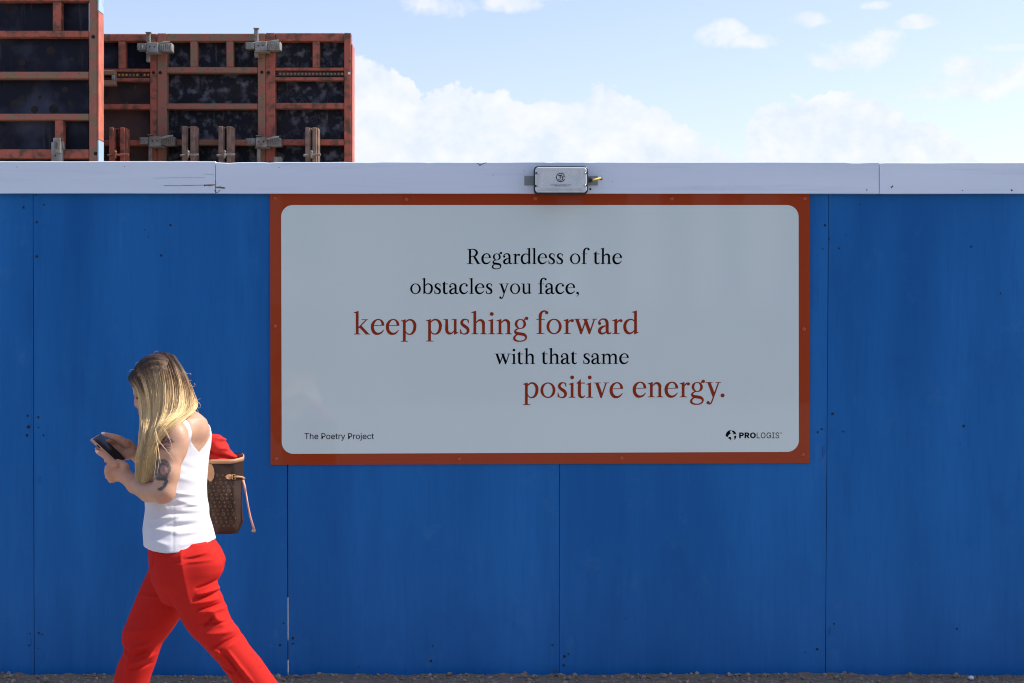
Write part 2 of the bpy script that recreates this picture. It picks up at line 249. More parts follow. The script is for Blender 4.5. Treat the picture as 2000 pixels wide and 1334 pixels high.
# outlines of the plain sans lettering, thousandths of an em
SANS_CAP = 0.509
SANS = {
 'The Poetry Project': ([5865,383,6070,383,6070,323,5865,323,5923,93,5923,475,5992,475,5992,98,5995,77,6002,64,6013,57,6033,54,6039,54,6047,55,6056,56,6067,58,6080,-1,6066,-5,6055,-7,6043,-8,6030,-8,5986,-2,5952,18,5930,50,5729,-5,5702,-10,5674,-12,5624,-6,5581,13,5546,43,5519,83,5502,132,5497,187,5502,244,5519,293,5546,333,5581,363,5624,382,5674,388,5702,387,5728,381,5752,372,5774,359,5793,343,5810,324,5823,302,5834,274,5767,257,5761,275,5754,287,5745,298,5734,307,5722,315,5708,321,5692,325,5674,326,5641,321,5614,307,5594,285,5579,257,5570,224,5567,187,5570,152,5579,119,5594,91,5614,69,5641,55,5674,50,5692,52,5708,55,5722,61,5735,69,5746,79,5755,91,5762,104,5768,122,5835,105,5824,76,5811,54,5795,34,5775,18,5753,5,5347,1,5313,-9,5275,-12,5222,-6,5178,13,5142,43,5115,83,5098,131,5093,187,5098,243,5114,291,5141,332,5176,363,5219,382,5268,388,5299,386,5330,378,5359,364,5385,344,5407,317,5424,283,5434,242,5438,194,5438,165,5134,165,5134,225,5414,225,5369,195,5366,237,5357,267,5343,292,5323,310,5298,322,5268,326,5237,322,5211,310,5191,291,5175,268,5166,240,5163,211,5163,178,5166,140,5177,108,5194,83,5216,65,5243,54,5275,50,5296,52,5315,57,5332,64,5345,76,5357,90,5366,110,5433,94,5420,61,5401,36,5376,16,5013,452,4997,442,4980,439,4962,442,4947,452,4937,466,4933,483,4937,500,4947,515,4962,525,4980,528,4997,525,5013,515,5023,500,5026,483,5023,466,4945,-29,4945,383,5014,383,5014,-30,5011,-63,5001,-92,4985,-116,4963,-133,4934,-143,4900,-147,4882,-147,4882,-83,4898,-83,4919,-79,4934,-69,4942,-53,4782,13,4738,-6,4688,-12,4639,-6,4596,13,4560,43,4533,83,4517,132,4511,187,4517,244,4533,293,4560,333,4596,363,4639,382,4688,388,4738,382,4782,363,4817,333,4844,293,4861,244,4866,187,4861,132,4844,83,4817,43,4629,69,4655,55,4688,50,4722,55,4749,69,4770,91,4784,119,4793,152,4796,187,4793,224,4784,257,4770,285,4749,307,4722,321,4688,326,4655,321,4629,307,4608,285,4593,257,4584,224,4581,187,4584,152,4593,119,4608,91,4340,-4,4270,-4,4270,383,4338,383,4338,325,4335,325,4349,349,4372,371,4402,384,4435,389,4443,389,4451,388,4459,388,4469,388,4469,318,4460,319,4451,320,4440,321,4429,322,4404,319,4383,311,4365,298,4351,281,4343,261,4340,237,3906,-4,3833,-4,3833,513,4013,513,4067,507,4112,491,4146,465,4171,432,4185,392,4190,348,4185,303,4171,264,4146,230,4112,204,4067,187,4013,182,3883,182,3883,246,4010,246,4045,250,4072,260,4093,275,4107,295,4115,320,4118,348,4115,375,4107,400,4093,420,4072,435,4045,445,4009,448,3906,448,3264,-147,3254,-145,3243,-141,3259,-81,3272,-83,3289,-86,3303,-85,3316,-80,3328,-71,3338,-56,3347,-34,3359,-1,3212,383,3288,383,3369,156,3381,122,3391,88,3400,54,3411,17,3379,17,3390,54,3399,88,3409,122,3421,156,3503,383,3578,383,3408,-60,3395,-87,3380,-110,3362,-127,3341,-139,3318,-147,3292,-149,3277,-149,3059,-4,2990,-4,2990,383,3057,383,3057,325,3054,325,3068,349,3091,371,3121,384,3154,389,3162,389,3171,388,3179,388,3189,388,3189,318,3179,319,3171,320,3160,321,3148,322,3124,319,3102,311,3084,298,3071,281,3062,261,3059,237,2716,383,2922,383,2922,323,2716,323,2775,93,2775,475,2844,475,2844,98,2846,77,2853,64,2865,57,2884,54,2891,54,2899,55,2907,56,2919,58,2932,-1,2918,-5,2906,-7,2894,-8,2882,-8,2837,-2,2803,18,2782,50,2594,1,2560,-9,2522,-12,2470,-6,2425,13,2389,43,2362,83,2346,131,2340,187,2345,243,2362,291,2388,332,2423,363,2466,382,2515,388,2547,386,2577,378,2606,364,2632,344,2654,317,2671,283,2682,242,2685,194,2685,165,2381,165,2381,225,2661,225,2616,195,2613,237,2604,267,2590,292,2570,310,2545,322,2515,326,2484,322,2459,310,2438,291,2423,268,2413,240,2410,211,2410,178,2414,140,2424,108,2441,83,2463,65,2490,54,2522,50,2543,52,2562,57,2579,64,2593,76,2604,90,2613,110,2680,94,2667,61,2648,36,2624,16,2196,13,2152,-6,2102,-12,2053,-6,2009,13,1974,43,1947,83,1931,132,1925,187,1931,244,1947,293,1974,333,2009,363,2053,382,2102,388,2152,382,2196,363,2231,333,2258,293,2274,244,2280,187,2274,132,2258,83,2231,43,2042,69,2069,55,2102,50,2136,55,2163,69,2183,91,2198,119,2207,152,2210,187,2207,224,2198,257,2183,285,2163,307,2136,321,2102,326,2069,321,2042,307,2022,285,2007,257,1998,224,1995,187,1998,152,2007,119,2022,91,1579,-4,1506,-4,1506,513,1686,513,1740,507,1785,491,1819,465,1844,432,1858,392,1863,348,1858,303,1844,264,1819,230,1785,204,1740,187,1686,182,1556,182,1556,246,1683,246,1718,250,1745,260,1766,275,1780,295,1788,320,1791,348,1788,375,1780,400,1766,420,1745,435,1718,445,1682,448,1579,448,1143,1,1109,-9,1071,-12,1018,-6,973,13,937,43,911,83,894,131,889,187,894,243,910,291,936,332,972,363,1014,382,1064,388,1095,386,1126,378,1155,364,1181,344,1203,317,1220,283,1230,242,1234,194,1234,165,929,165,929,225,1210,225,1165,195,1161,237,1153,267,1138,292,1119,310,1094,322,1064,326,1033,322,1007,310,986,291,971,268,962,240,959,211,959,178,962,140,973,108,989,83,1012,65,1039,54,1071,50,1092,52,1111,57,1127,64,1141,76,1152,90,1162,110,1229,94,1215,61,1197,36,1172,16,578,281,569,256,566,226,566,-4,497,-4,497,513,566,513,566,283,545,283,569,335,598,365,635,383,676,388,713,384,746,372,773,351,793,323,806,286,810,241,810,-4,741,-4,741,235,735,273,719,302,693,319,658,325,634,322,611,314,593,300,189,448,28,448,28,513,421,513,421,448,261,448,261,-4,189,-4], [[4,6,5],[4,7,6],[3,1,0],[3,2,1],[4,8,7],[23,8,4],[23,9,8],[23,10,9],[14,16,15],[23,11,10],[13,16,14],[12,16,13],[11,16,12],[23,16,11],[22,16,23],[21,16,22],[21,17,16],[20,17,21],[20,18,17],[20,19,18],[37,39,38],[37,40,39],[36,40,37],[36,41,40],[36,42,41],[35,42,36],[35,43,42],[35,44,43],[34,56,35],[56,55,35],[55,44,35],[54,44,55],[53,44,54],[53,45,44],[34,57,56],[52,45,53],[51,45,52],[50,45,51],[34,58,57],[50,46,45],[49,46,50],[33,58,34],[48,46,49],[33,59,58],[47,46,48],[33,60,59],[32,60,33],[32,61,60],[32,62,61],[31,62,32],[31,63,62],[30,63,31],[74,76,75],[30,64,63],[74,77,76],[73,77,74],[30,65,64],[72,77,73],[29,65,30],[71,77,72],[71,78,77],[70,78,71],[29,66,65],[69,78,70],[68,78,69],[29,67,66],[68,79,78],[67,79,68],[29,79,67],[28,79,29],[28,80,79],[28,81,80],[27,81,28],[27,24,81],[27,25,24],[26,25,27],[95,97,96],[95,98,97],[94,98,95],[94,99,98],[94,100,99],[93,100,94],[93,115,100],[115,101,100],[92,116,93],[116,115,93],[114,101,115],[113,101,114],[92,117,116],[113,102,101],[112,102,113],[92,118,117],[111,102,112],[92,119,118],[91,119,92],[111,103,102],[91,120,119],[110,103,111],[90,107,91],[107,120,91],[110,108,103],[108,104,103],[107,121,120],[109,108,110],[90,106,107],[121,108,107],[121,104,108],[122,104,121],[122,105,104],[89,106,90],[123,105,122],[89,123,106],[123,105,106],[89,124,123],[88,124,89],[133,135,134],[88,125,124],[133,136,135],[132,136,133],[87,125,88],[87,126,125],[131,136,132],[87,127,126],[130,136,131],[130,137,136],[129,137,130],[87,128,127],[128,137,129],[87,137,128],[86,137,87],[86,138,137],[86,82,138],[85,82,86],[85,83,82],[84,83,85],[155,157,156],[155,158,157],[170,158,155],[170,159,158],[169,159,170],[169,160,159],[168,160,169],[167,160,168],[165,167,166],[165,160,167],[165,161,160],[165,162,161],[165,163,162],[165,164,163],[148,150,149],[148,151,150],[147,151,148],[147,152,151],[146,152,147],[145,152,146],[145,153,152],[144,153,145],[144,154,153],[143,154,144],[143,139,154],[142,139,143],[142,140,139],[141,140,142],[184,186,185],[184,187,186],[183,187,184],[183,188,187],[182,188,183],[182,209,188],[209,208,188],[208,189,188],[181,210,182],[210,209,182],[181,211,210],[207,189,208],[181,212,211],[206,189,207],[180,212,181],[206,190,189],[180,213,212],[205,190,206],[180,214,213],[204,190,205],[179,214,180],[204,191,190],[179,215,214],[203,191,204],[179,216,215],[202,191,203],[202,192,191],[178,216,179],[178,217,216],[201,192,202],[201,193,192],[177,217,178],[200,193,201],[177,218,217],[199,193,200],[177,195,218],[199,194,193],[176,195,177],[198,194,199],[176,196,195],[197,194,198],[176,197,196],[176,194,197],[175,194,176],[175,171,194],[174,171,175],[174,172,171],[173,172,174],[227,229,228],[227,230,229],[227,231,230],[227,232,231],[227,233,232],[226,233,227],[220,222,221],[220,224,222],[224,223,222],[225,233,226],[224,236,225],[236,235,225],[235,234,225],[234,233,225],[220,242,224],[242,241,224],[241,240,224],[240,239,224],[239,238,224],[238,237,224],[237,236,224],[220,243,242],[220,219,243],[245,275,246],[275,247,246],[275,248,247],[275,249,248],[275,250,249],[275,274,250],[274,273,250],[273,251,250],[245,261,275],[261,244,275],[272,251,273],[271,251,272],[271,252,251],[270,252,271],[269,252,270],[269,253,252],[268,253,269],[267,253,268],[267,254,253],[266,254,267],[266,255,254],[265,255,266],[264,255,265],[264,256,255],[263,256,264],[262,256,263],[245,260,261],[244,262,261],[244,259,262],[259,256,262],[259,257,256],[259,258,257],[245,259,260],[245,244,259],[287,289,288],[287,290,289],[299,301,300],[299,302,301],[287,291,290],[298,294,299],[294,302,299],[297,294,298],[287,292,291],[296,293,297],[293,294,297],[287,296,292],[296,293,292],[287,295,296],[287,294,295],[287,302,294],[286,302,287],[285,302,286],[284,302,285],[284,303,302],[283,303,284],[282,303,283],[278,280,279],[278,281,280],[281,303,282],[278,303,281],[278,304,303],[278,305,304],[278,306,305],[278,307,306],[277,307,278],[276,307,277],[276,308,307],[309,308,276],[318,320,319],[318,321,320],[318,322,321],[318,323,322],[318,324,323],[317,324,318],[311,313,312],[311,315,313],[315,314,313],[316,324,317],[315,327,316],[327,326,316],[326,325,316],[325,324,316],[311,333,315],[333,332,315],[332,331,315],[331,330,315],[330,329,315],[329,328,315],[328,327,315],[311,334,333],[311,310,334],[339,341,340],[339,342,341],[338,336,335],[338,337,336],[339,343,342],[358,343,339],[358,344,343],[358,345,344],[349,351,350],[358,346,345],[348,351,349],[347,351,348],[346,351,347],[358,351,346],[357,351,358],[356,351,357],[356,352,351],[355,352,356],[355,353,352],[355,354,353],[372,374,373],[372,375,374],[371,375,372],[371,376,375],[371,377,376],[370,377,371],[370,392,377],[392,378,377],[369,393,370],[393,392,370],[391,378,392],[390,378,391],[369,394,393],[390,379,378],[389,379,390],[369,395,394],[388,379,389],[369,396,395],[368,396,369],[388,380,379],[368,397,396],[387,380,388],[367,384,368],[384,397,368],[387,385,380],[385,381,380],[384,398,397],[386,385,387],[367,383,384],[398,385,384],[398,381,385],[399,381,398],[399,382,381],[366,383,367],[400,382,399],[366,400,383],[400,382,383],[366,401,400],[365,401,366],[410,412,411],[365,402,401],[410,413,412],[409,413,410],[364,402,365],[364,403,402],[408,413,409],[364,404,403],[407,413,408],[407,414,413],[406,414,407],[364,405,404],[405,414,406],[364,414,405],[363,414,364],[363,415,414],[363,359,415],[362,359,363],[362,360,359],[361,360,362],[429,431,430],[429,432,431],[428,432,429],[428,433,432],[427,433,428],[427,454,433],[454,453,433],[453,434,433],[426,455,427],[455,454,427],[426,456,455],[452,434,453],[426,457,456],[451,434,452],[425,457,426],[451,435,434],[425,458,457],[450,435,451],[425,459,458],[449,435,450],[424,459,425],[449,436,435],[424,460,459],[448,436,449],[424,461,460],[447,436,448],[447,437,436],[423,461,424],[423,462,461],[446,437,447],[446,438,437],[422,462,423],[445,438,446],[422,463,462],[444,438,445],[422,440,463],[444,439,438],[421,440,422],[443,439,444],[421,441,440],[442,439,443],[421,442,441],[421,439,442],[420,439,421],[420,416,439],[419,416,420],[419,417,416],[418,417,419],[465,495,466],[495,467,466],[495,468,467],[495,469,468],[495,470,469],[495,494,470],[494,493,470],[493,471,470],[465,481,495],[481,464,495],[492,471,493],[491,471,492],[491,472,471],[490,472,491],[489,472,490],[489,473,472],[488,473,489],[487,473,488],[487,474,473],[486,474,487],[486,475,474],[485,475,486],[484,475,485],[484,476,475],[483,476,484],[482,476,483],[465,480,481],[464,482,481],[464,479,482],[479,476,482],[479,477,476],[479,478,477],[465,479,480],[465,464,479],[509,511,510],[509,512,511],[508,512,509],[508,513,512],[508,514,513],[507,514,508],[507,529,514],[529,515,514],[506,530,507],[530,529,507],[528,515,529],[527,515,528],[506,531,530],[527,516,515],[526,516,527],[506,532,531],[525,516,526],[506,533,532],[505,533,506],[525,517,516],[505,534,533],[524,517,525],[504,521,505],[521,534,505],[524,522,517],[522,518,517],[521,535,534],[523,522,524],[504,520,521],[535,522,521],[535,518,522],[536,518,535],[536,519,518],[503,520,504],[537,519,536],[503,537,520],[537,519,520],[503,538,537],[502,538,503],[547,549,548],[502,539,538],[547,550,549],[546,550,547],[501,539,502],[501,540,539],[545,550,546],[501,541,540],[544,550,545],[544,551,550],[543,551,544],[501,542,541],[542,551,543],[501,551,542],[500,551,501],[500,552,551],[500,496,552],[499,496,500],[499,497,496],[498,497,499],[557,559,558],[557,561,559],[561,560,559],[564,566,565],[564,567,566],[563,567,564],[563,568,567],[562,568,563],[562,569,568],[561,580,562],[580,579,562],[579,578,562],[578,569,562],[577,569,578],[577,570,569],[576,570,577],[561,581,580],[575,570,576],[561,553,581],[575,571,570],[557,554,561],[554,553,561],[574,571,575],[557,555,554],[574,572,571],[573,572,574],[557,556,555],[583,585,584],[583,586,585],[582,586,583],[589,587,582],[587,586,582],[589,588,587]]),
 'LOGIS': ([2191,9,2145,-6,2091,-11,2039,-6,1994,7,1957,29,1929,59,1911,95,1903,139,1973,139,1979,110,1992,89,2011,72,2034,61,2061,54,2091,51,2123,54,2152,62,2176,75,2195,93,2207,115,2210,139,2207,161,2197,178,2182,191,2162,203,2138,212,2111,220,2050,237,1994,259,1952,288,1926,325,1917,372,1923,413,1940,449,1968,478,2004,500,2046,513,2094,518,2142,513,2184,499,2219,478,2246,450,2263,416,2270,376,2203,376,2192,411,2168,436,2134,451,2092,457,2062,454,2035,446,2013,433,1997,417,1987,398,1984,376,1988,353,1999,335,2017,321,2037,310,2059,302,2080,295,2132,281,2155,274,2179,265,2204,254,2227,239,2247,221,2263,198,2274,171,2277,139,2272,98,2255,62,2228,32,1808,-2,1566,-2,1566,59,1653,59,1653,450,1566,450,1566,511,1808,511,1808,450,1721,450,1721,59,1808,59,1364,17,1313,-2,1255,-9,1191,-1,1135,23,1088,62,1054,115,1032,179,1025,254,1032,330,1054,394,1088,446,1134,485,1189,510,1251,518,1291,515,1327,505,1361,491,1391,471,1416,446,1437,417,1453,385,1463,347,1393,347,1383,371,1372,392,1358,410,1341,425,1322,438,1301,447,1277,452,1252,454,1209,448,1171,431,1138,402,1113,363,1097,314,1092,254,1097,195,1113,146,1139,107,1172,78,1211,61,1255,55,1295,59,1330,73,1359,95,1381,124,1394,160,1399,205,1444,197,1267,197,1267,258,1466,258,1466,200,1459,141,1439,90,1406,48,808,23,752,-1,690,-9,627,-1,572,23,526,62,491,114,469,179,461,254,469,330,491,394,526,446,572,485,627,510,690,518,752,510,808,485,854,446,889,394,911,330,918,254,911,179,889,114,854,62,608,78,647,61,690,55,733,61,771,78,804,106,829,145,846,195,851,254,846,314,829,364,804,403,771,431,733,448,690,454,647,448,608,431,575,403,550,363,534,314,528,254,534,195,550,145,575,106,363,-2,58,-2,58,511,127,511,127,59,363,59], [[37,39,38],[36,39,37],[36,40,39],[35,40,36],[35,41,40],[34,41,35],[34,49,41],[49,42,41],[34,50,49],[48,42,49],[34,51,50],[47,42,48],[47,43,42],[33,51,34],[33,52,51],[46,43,47],[33,53,52],[33,54,53],[46,44,43],[32,54,33],[45,44,46],[32,55,54],[32,56,55],[31,56,32],[31,57,56],[31,58,57],[30,58,31],[30,59,58],[30,60,59],[30,61,60],[30,62,61],[29,62,30],[29,63,62],[29,64,63],[29,65,64],[28,65,29],[28,66,65],[28,67,66],[27,67,28],[27,68,67],[26,68,27],[25,68,26],[24,68,25],[24,69,68],[23,69,24],[22,69,23],[22,70,69],[21,70,22],[20,70,21],[20,71,70],[7,9,8],[7,10,9],[19,71,20],[7,11,10],[19,72,71],[6,11,7],[18,72,19],[6,12,11],[17,72,18],[6,13,12],[17,73,72],[16,73,17],[6,14,13],[5,14,6],[15,73,16],[5,15,14],[5,73,15],[5,0,73],[4,0,5],[4,1,0],[3,1,4],[3,2,1],[79,81,80],[79,82,81],[78,82,79],[77,83,78],[83,82,78],[77,84,83],[75,77,76],[75,84,77],[75,85,84],[75,74,85],[99,101,100],[99,102,101],[98,102,99],[98,103,102],[98,104,103],[97,104,98],[97,117,104],[117,105,104],[97,118,117],[116,105,117],[115,105,116],[97,119,118],[114,105,115],[96,119,97],[114,106,105],[113,106,114],[96,120,119],[112,106,113],[112,107,106],[111,107,112],[96,121,120],[95,121,96],[110,107,111],[110,108,107],[109,108,110],[95,122,121],[94,122,95],[94,123,122],[137,139,138],[137,135,139],[135,140,139],[94,124,123],[93,124,94],[137,134,135],[136,140,135],[136,141,140],[134,136,137],[134,141,136],[93,125,124],[92,125,93],[133,141,134],[92,126,125],[133,142,141],[132,142,133],[91,126,92],[91,127,126],[131,142,132],[131,143,142],[91,128,127],[130,143,131],[90,128,91],[90,129,128],[129,143,130],[90,143,129],[90,86,143],[89,86,90],[89,87,86],[88,87,89],[157,159,158],[156,159,157],[156,160,159],[155,160,156],[155,182,160],[182,161,160],[155,183,182],[181,161,182],[180,161,181],[155,184,183],[154,184,155],[180,162,161],[179,162,180],[154,185,184],[178,162,179],[154,186,185],[153,186,154],[178,163,162],[177,163,178],[153,187,186],[152,187,153],[177,164,163],[176,164,177],[152,188,187],[175,164,176],[152,189,188],[151,189,152],[175,165,164],[151,190,189],[174,165,175],[174,166,165],[150,190,151],[150,191,190],[173,166,174],[173,167,166],[149,191,150],[149,168,191],[172,167,173],[149,169,168],[171,167,172],[171,144,167],[148,169,149],[148,170,169],[170,144,171],[148,144,170],[148,145,144],[147,145,148],[147,146,145],[193,195,194],[193,196,195],[193,197,196],[193,192,197]]),
 'PERI': ([1593,-12,1331,-12,1331,69,1418,69,1418,440,1331,440,1331,521,1593,521,1593,440,1507,440,1507,69,1593,69,1000,-12,911,-12,911,521,1100,521,1155,515,1202,499,1238,473,1264,439,1279,398,1285,352,1279,306,1264,266,1238,232,1201,206,1155,191,1100,186,947,186,947,267,1096,267,1130,270,1156,278,1174,290,1186,306,1194,327,1196,352,1194,378,1186,399,1174,416,1155,429,1130,437,1095,440,1000,440,1311,-12,1209,-12,1073,241,1173,241,832,-12,493,-12,493,521,829,521,829,440,581,440,581,298,812,298,812,217,581,217,581,69,832,69,137,-12,48,-12,48,521,236,521,292,515,338,498,375,471,400,435,416,394,421,348,416,302,400,260,375,224,338,197,292,179,236,174,97,174,97,254,232,254,266,258,291,267,310,281,322,299,330,322,332,348,330,374,322,396,310,414,291,428,266,437,232,440,137,440], [[5,7,6],[5,8,7],[4,8,5],[3,9,4],[9,8,4],[3,10,9],[1,3,2],[1,10,3],[1,11,10],[1,0,11],[13,29,14],[29,43,14],[43,15,14],[43,16,15],[43,17,16],[43,18,17],[43,42,18],[42,19,18],[29,12,43],[41,19,42],[41,20,19],[40,20,41],[39,20,40],[38,20,39],[37,20,38],[37,21,20],[36,21,37],[35,21,36],[35,22,21],[34,22,35],[33,22,34],[33,23,22],[32,23,33],[31,23,32],[30,23,31],[13,28,29],[12,46,29],[46,30,29],[46,23,30],[46,47,23],[47,24,23],[12,27,46],[27,45,46],[44,25,47],[25,24,47],[26,44,25],[27,44,26],[13,27,28],[13,12,27],[45,44,27],[49,53,50],[53,51,50],[53,52,51],[49,54,53],[49,57,54],[57,55,54],[57,56,55],[49,58,57],[49,59,58],[49,48,59],[61,77,62],[77,91,62],[91,63,62],[91,64,63],[91,65,64],[91,66,65],[91,90,66],[90,67,66],[77,60,91],[89,67,90],[88,67,89],[88,68,67],[87,68,88],[86,68,87],[85,68,86],[85,69,68],[84,69,85],[83,69,84],[83,70,69],[82,70,83],[82,71,70],[81,71,82],[80,71,81],[79,71,80],[79,72,71],[78,72,79],[61,76,77],[60,78,77],[60,75,78],[75,72,78],[75,73,72],[75,74,73],[61,75,76],[61,60,75]]),
}
# ---------------------------------------------------------------- serif letters for the sign (x-height 100, baseline 0)
FLAG = lambda x, top: ('p', [(x+14,3),(x+32,3),(x+32,top+1),(x,top-9),(x,top-12),(x+14,top-15)])
SER = lambda a, b, s0, s1, y=0: ('p', [(a,y),(b,y),(b,y+3),(s1,y+7),(s0,y+7),(a,y+3)])
ARCH = lambda x: [('s', [(x+31,74,3),(x+38,83,6),(x+48,91,9),(x+60,93,13),(x+71,88,16.5),(x+77.5,78,18),(x+79,66,18)]), ('p', [(x+70,3),(x+88,3),(x+88,67),(x+70,67)]), SER(x+57, x+102, x+70, x+88)]
BOWL = ('s', [(31,78,3),(40,89,7),(54,96.5,8),(70,95,11),(84,84,15.5),(92,66,17.5),(92.5,48,17.5),(88,26,16.5),(76,8.5,12),(62,1.5,7),(48,2.5,6),(37,10,5),(31,22,3)])
GL = {
 'i': (45, 4, 4, [FLAG(0,100), SER(0,45,14,32), ('d',23,134,12.5)]),
 'l': (45, 4, 4, [FLAG(0,155), SER(0,45,14,32)]),
 'n': (102, 4, 3.5, [FLAG(0,100), SER(0,46,14,32)]+ARCH(0)),
 'm': (160, 4, 3.5, [FLAG(0,100), SER(0,46,14,32)]+ARCH(0)+ARCH(57)),
 'h': (102, 4, 3.5, [FLAG(0,155), SER(0,46,14,32)]+ARCH(0)),
 'r': (68, 4, -2, [FLAG(0,100), SER(0,50,14,32), ('s',[(31,72,3),(37,82,6),(45,90,8),(55,92,7)]), ('d',57,88,10.5)]),
 'u': (99, 2, 3, [('p',[(0,100),(32,100),(32,60),(14.5,60),(14.5,94),(0,97)]), ('p',[(55,100),(87,100),(87,12),(70,12),(70,94),(55,97)]),
        ('s',[(23.5,61,17.5),(23.5,30,17.5),(27,15,17),(38,5.5,14),(50,5,10),(61,11,6),(71,21,4)]), ('p',[(70,20),(87,14),(99,12),(99,9),(73,-3),(70,-3)])]),
 'o': (99, 7.5, 7.5, [('r',49.5,49.5,49.5,51.5,49.5,49.5,31,44)]),
 'e': (88, 5, 6.5, [('s',[(79.5,60,17),(77,76,15),(68,91,10),(54,98.5,6.5),(40,97.5,7),(24,87,13),(12,68,17.5),(9.5,48,19),(14,26,19),(27,9.5,18),(44,4,13.5),(62,8,10),(76,19,6),(84,30,3)]), ('p',[(14,56.5),(88,58),(88,62),(14,61)])]),
 'c': (82, 5, 6, [('s',[(76,82,6),(68,93,7),(54,99,6),(38,97.5,8),(23,87,13.5),(12,68,17.5),(9.5,48,19),(14,26,19),(27,9.5,18),(44,4,13.5),(60,8,10),(74,19,6),(81,29,3)]), ('d',69.5,80,10.5)]),
 'a': (88, 5, 1, [('d',11,70,10.5), ('s',[(5,74,8),(12,88,7),(24,97,7),(38,98.5,8),(51,93,14),(59,80,17),(60.5,62,17),(60.5,22,17),(64,8,15),(73,3,9),(81,5,6),(87,13,3)]), ('s',[(60,57,4),(44,52,7),(24,43,14),(11,27,18),(13,10,16.5),(25,3,12),(38,4,9),(50,11,6),(60,23,4)])]),
 's': (62, 7, 7, [('s',[(56,90,4),(46,96.5,5),(33,98.5,7),(20,94,12),(11.5,81,15.5),(14,67,17),(29,54,18.5),(45,42,18.5),(53,26,16.5),(48,10,13),(34,2,7.5),(19,2.5,5.5),(7,8,4)]), ('p',[(57,98),(57.5,72),(54,72),(46,95)]), ('p',[(1,2),(0,34),(4,34),(14,5)])]),
 't': (56, 2.5, 5, [('p',[(0,95),(29,124),(29,93),(0,93)]), ('p',[(11,93.5),(56,93.5),(56,100),(11,100)]), ('s',[(20,97,18),(20,26,18),(23,12,17),(32,4,13),(43,3,9),(52,9,5),(56,15,3)])]),
 'v': (100, 1, 0, [('p',[(10,98),(31,98),(58,22),(54,-1.5),(44,-1.5)]), ('s',[(81,98,7),(51,6,7)]), ('p',[(0,96),(46,96),(46,100),(0,100)]), ('p',[(64,96),(100,96),(100,100),(64,100)])]),
 'w': (152, 1, 0, [('p',[(10,98),(31,98),(57,22),(53,-1.5),(43,-1.5)]), ('s',[(76,84,7),(50,6,7)]), ('p',[(63,98),(84,98),(111,22),(107,-1.5),(97,-1.5)]), ('s',[(134,98,7),(104,6,7)]), ('p',[(0,96),(44,96),(44,100),(0,100)]), ('p',[(54,96),(98,96),(98,100),(54,100)]), ('p',[(117,96),(152,96),(152,100),(117,100)])]),
 'y': (102, 1, 0, [('p',[(12,98),(33,98),(61,24),(54,-3),(48,-3)]), ('s',[(86,98,7),(61,28,7),(50,-4,7),(41,-29,7),(32,-42,7),(20,-45,5)]), ('p',[(0,96),(46,96),(46,100),(0,100)]), ('p',[(66,96),(102,96),(102,100),(66,100)]), ('d',17,-36,11)]),
 'k': (108, 4, 1, [FLAG(0,155), SER(0,45,14,32), ('s',[(31,43,6),(84,97,6)]), ('p',[(52,96),(95,96),(95,100),(52,100)]), ('p',[(36,47),(49,60),(102,3),(78,3)]), ('p',[(75,0),(108,0),(108,3),(98,6),(78,6)])]),
 'p': (101, 4, 7.5, [('p',[(14,-44),(32,-44),(32,101),(0,91),(0,88),(14,85)]), ('p',[(0,-48),(49,-48),(49,-45),(32,-41),(14,-41),(0,-45)]), BOWL]),
 'b': (101, 2, 7.5, [('p',[(14,-2),(18,-2),(32,10),(32,156),(0,146),(0,143),(14,140)]), BOWL]),
 'd': (98, 7, 2, [('p',[(70,0),(88,12),(88,156),(56,146),(56,143),(70,140)]), ('p',[(70,20),(88,14),(98,12),(98,9),(73,-3),(70,-3)]),
        ('s',[(71,86,6),(58,95,6),(42,96,7.5),(25,87,13),(12.5,69,17),(9,48,18),(13,26,18),(25,9.5,16.5),(40,4,11),(54,8,8),(64,15,6),(71,24,4)])]),
 'f': (60, 2, -2, [SER(0,52,15,33), ('p',[(15,3),(33,3),(33,112),(15,112)]), ('p',[(0,94),(54,94),(54,99),(0,99)]), ('s',[(24,110,18),(25.5,126,17),(32,141,14),(43,150,9.5),(55,152,8),(66,146,8)]), ('d',67,141,10.5)]),
 'g': (97, 3, 3, [('r',46.5,68,37,33,46.5,68,19.5,27.5), ('s',[(71,92,5),(76,102,6),(85,110,8)]), ('d',86.5,105,11),
        ('s',[(37,38,4),(22,32,7),(13.5,22,11),(16,11,15),(28,5,17.5),(52,1.5,18),(72,-4,17),(82.5,-16,12),(80,-32,8),(66,-42.5,6.5),(46,-46.5,6),(26,-44.5,8),(11,-37,12),(6.5,-26,13),(12,-13,10),(25,-3,6)])]),
 'R': (132, 3, 1, [('p',[(21,3),(41,3),(41,141),(21,141)]), ('p',[(0,0),(62,0),(62,3),(41,7),(21,7),(0,3)]), ('p',[(0,144),(62,144),(62,139.5),(41,138),(21,137),(0,141)]),
        ('s',[(40,141.5,5),(62,141,7),(80,134,13),(93,119,18),(95,104,19),(88,87,16),(72,76,8),(40,73,5)]), ('p',[(58,75),(79,77),(120,6),(98,2)]), ('p',[(96,0),(132,0),(132,3),(120,7),(98,7)])]),
 ',': (28, 2, 0, [('d',14,9,12), ('s',[(22,8,8),(22,-6,6),(16,-18,4),(8,-26,2)])]),
 '.': (26, -3, 0, [('d',13,12,13)]),
}
def cr_spline(pts, sub=5):
    a = np.array(pts, float); a = np.vstack([2*a[0]-a[1], a, 2*a[-1]-a[-2]]); out = []
    for i in range(1, len(a)-2):
        for k in range(sub):
            t = k/sub; p0, p1, p2, p3 = a[i-1:i+3]
            out.append(.5*((2*p1)+(-p0+p2)*t+(2*p0-5*p1+4*p2-p3)*t*t+(-p0+3*p1-3*p2+p3)*t**3))
    out.append(a[-2]); return np.array(out)
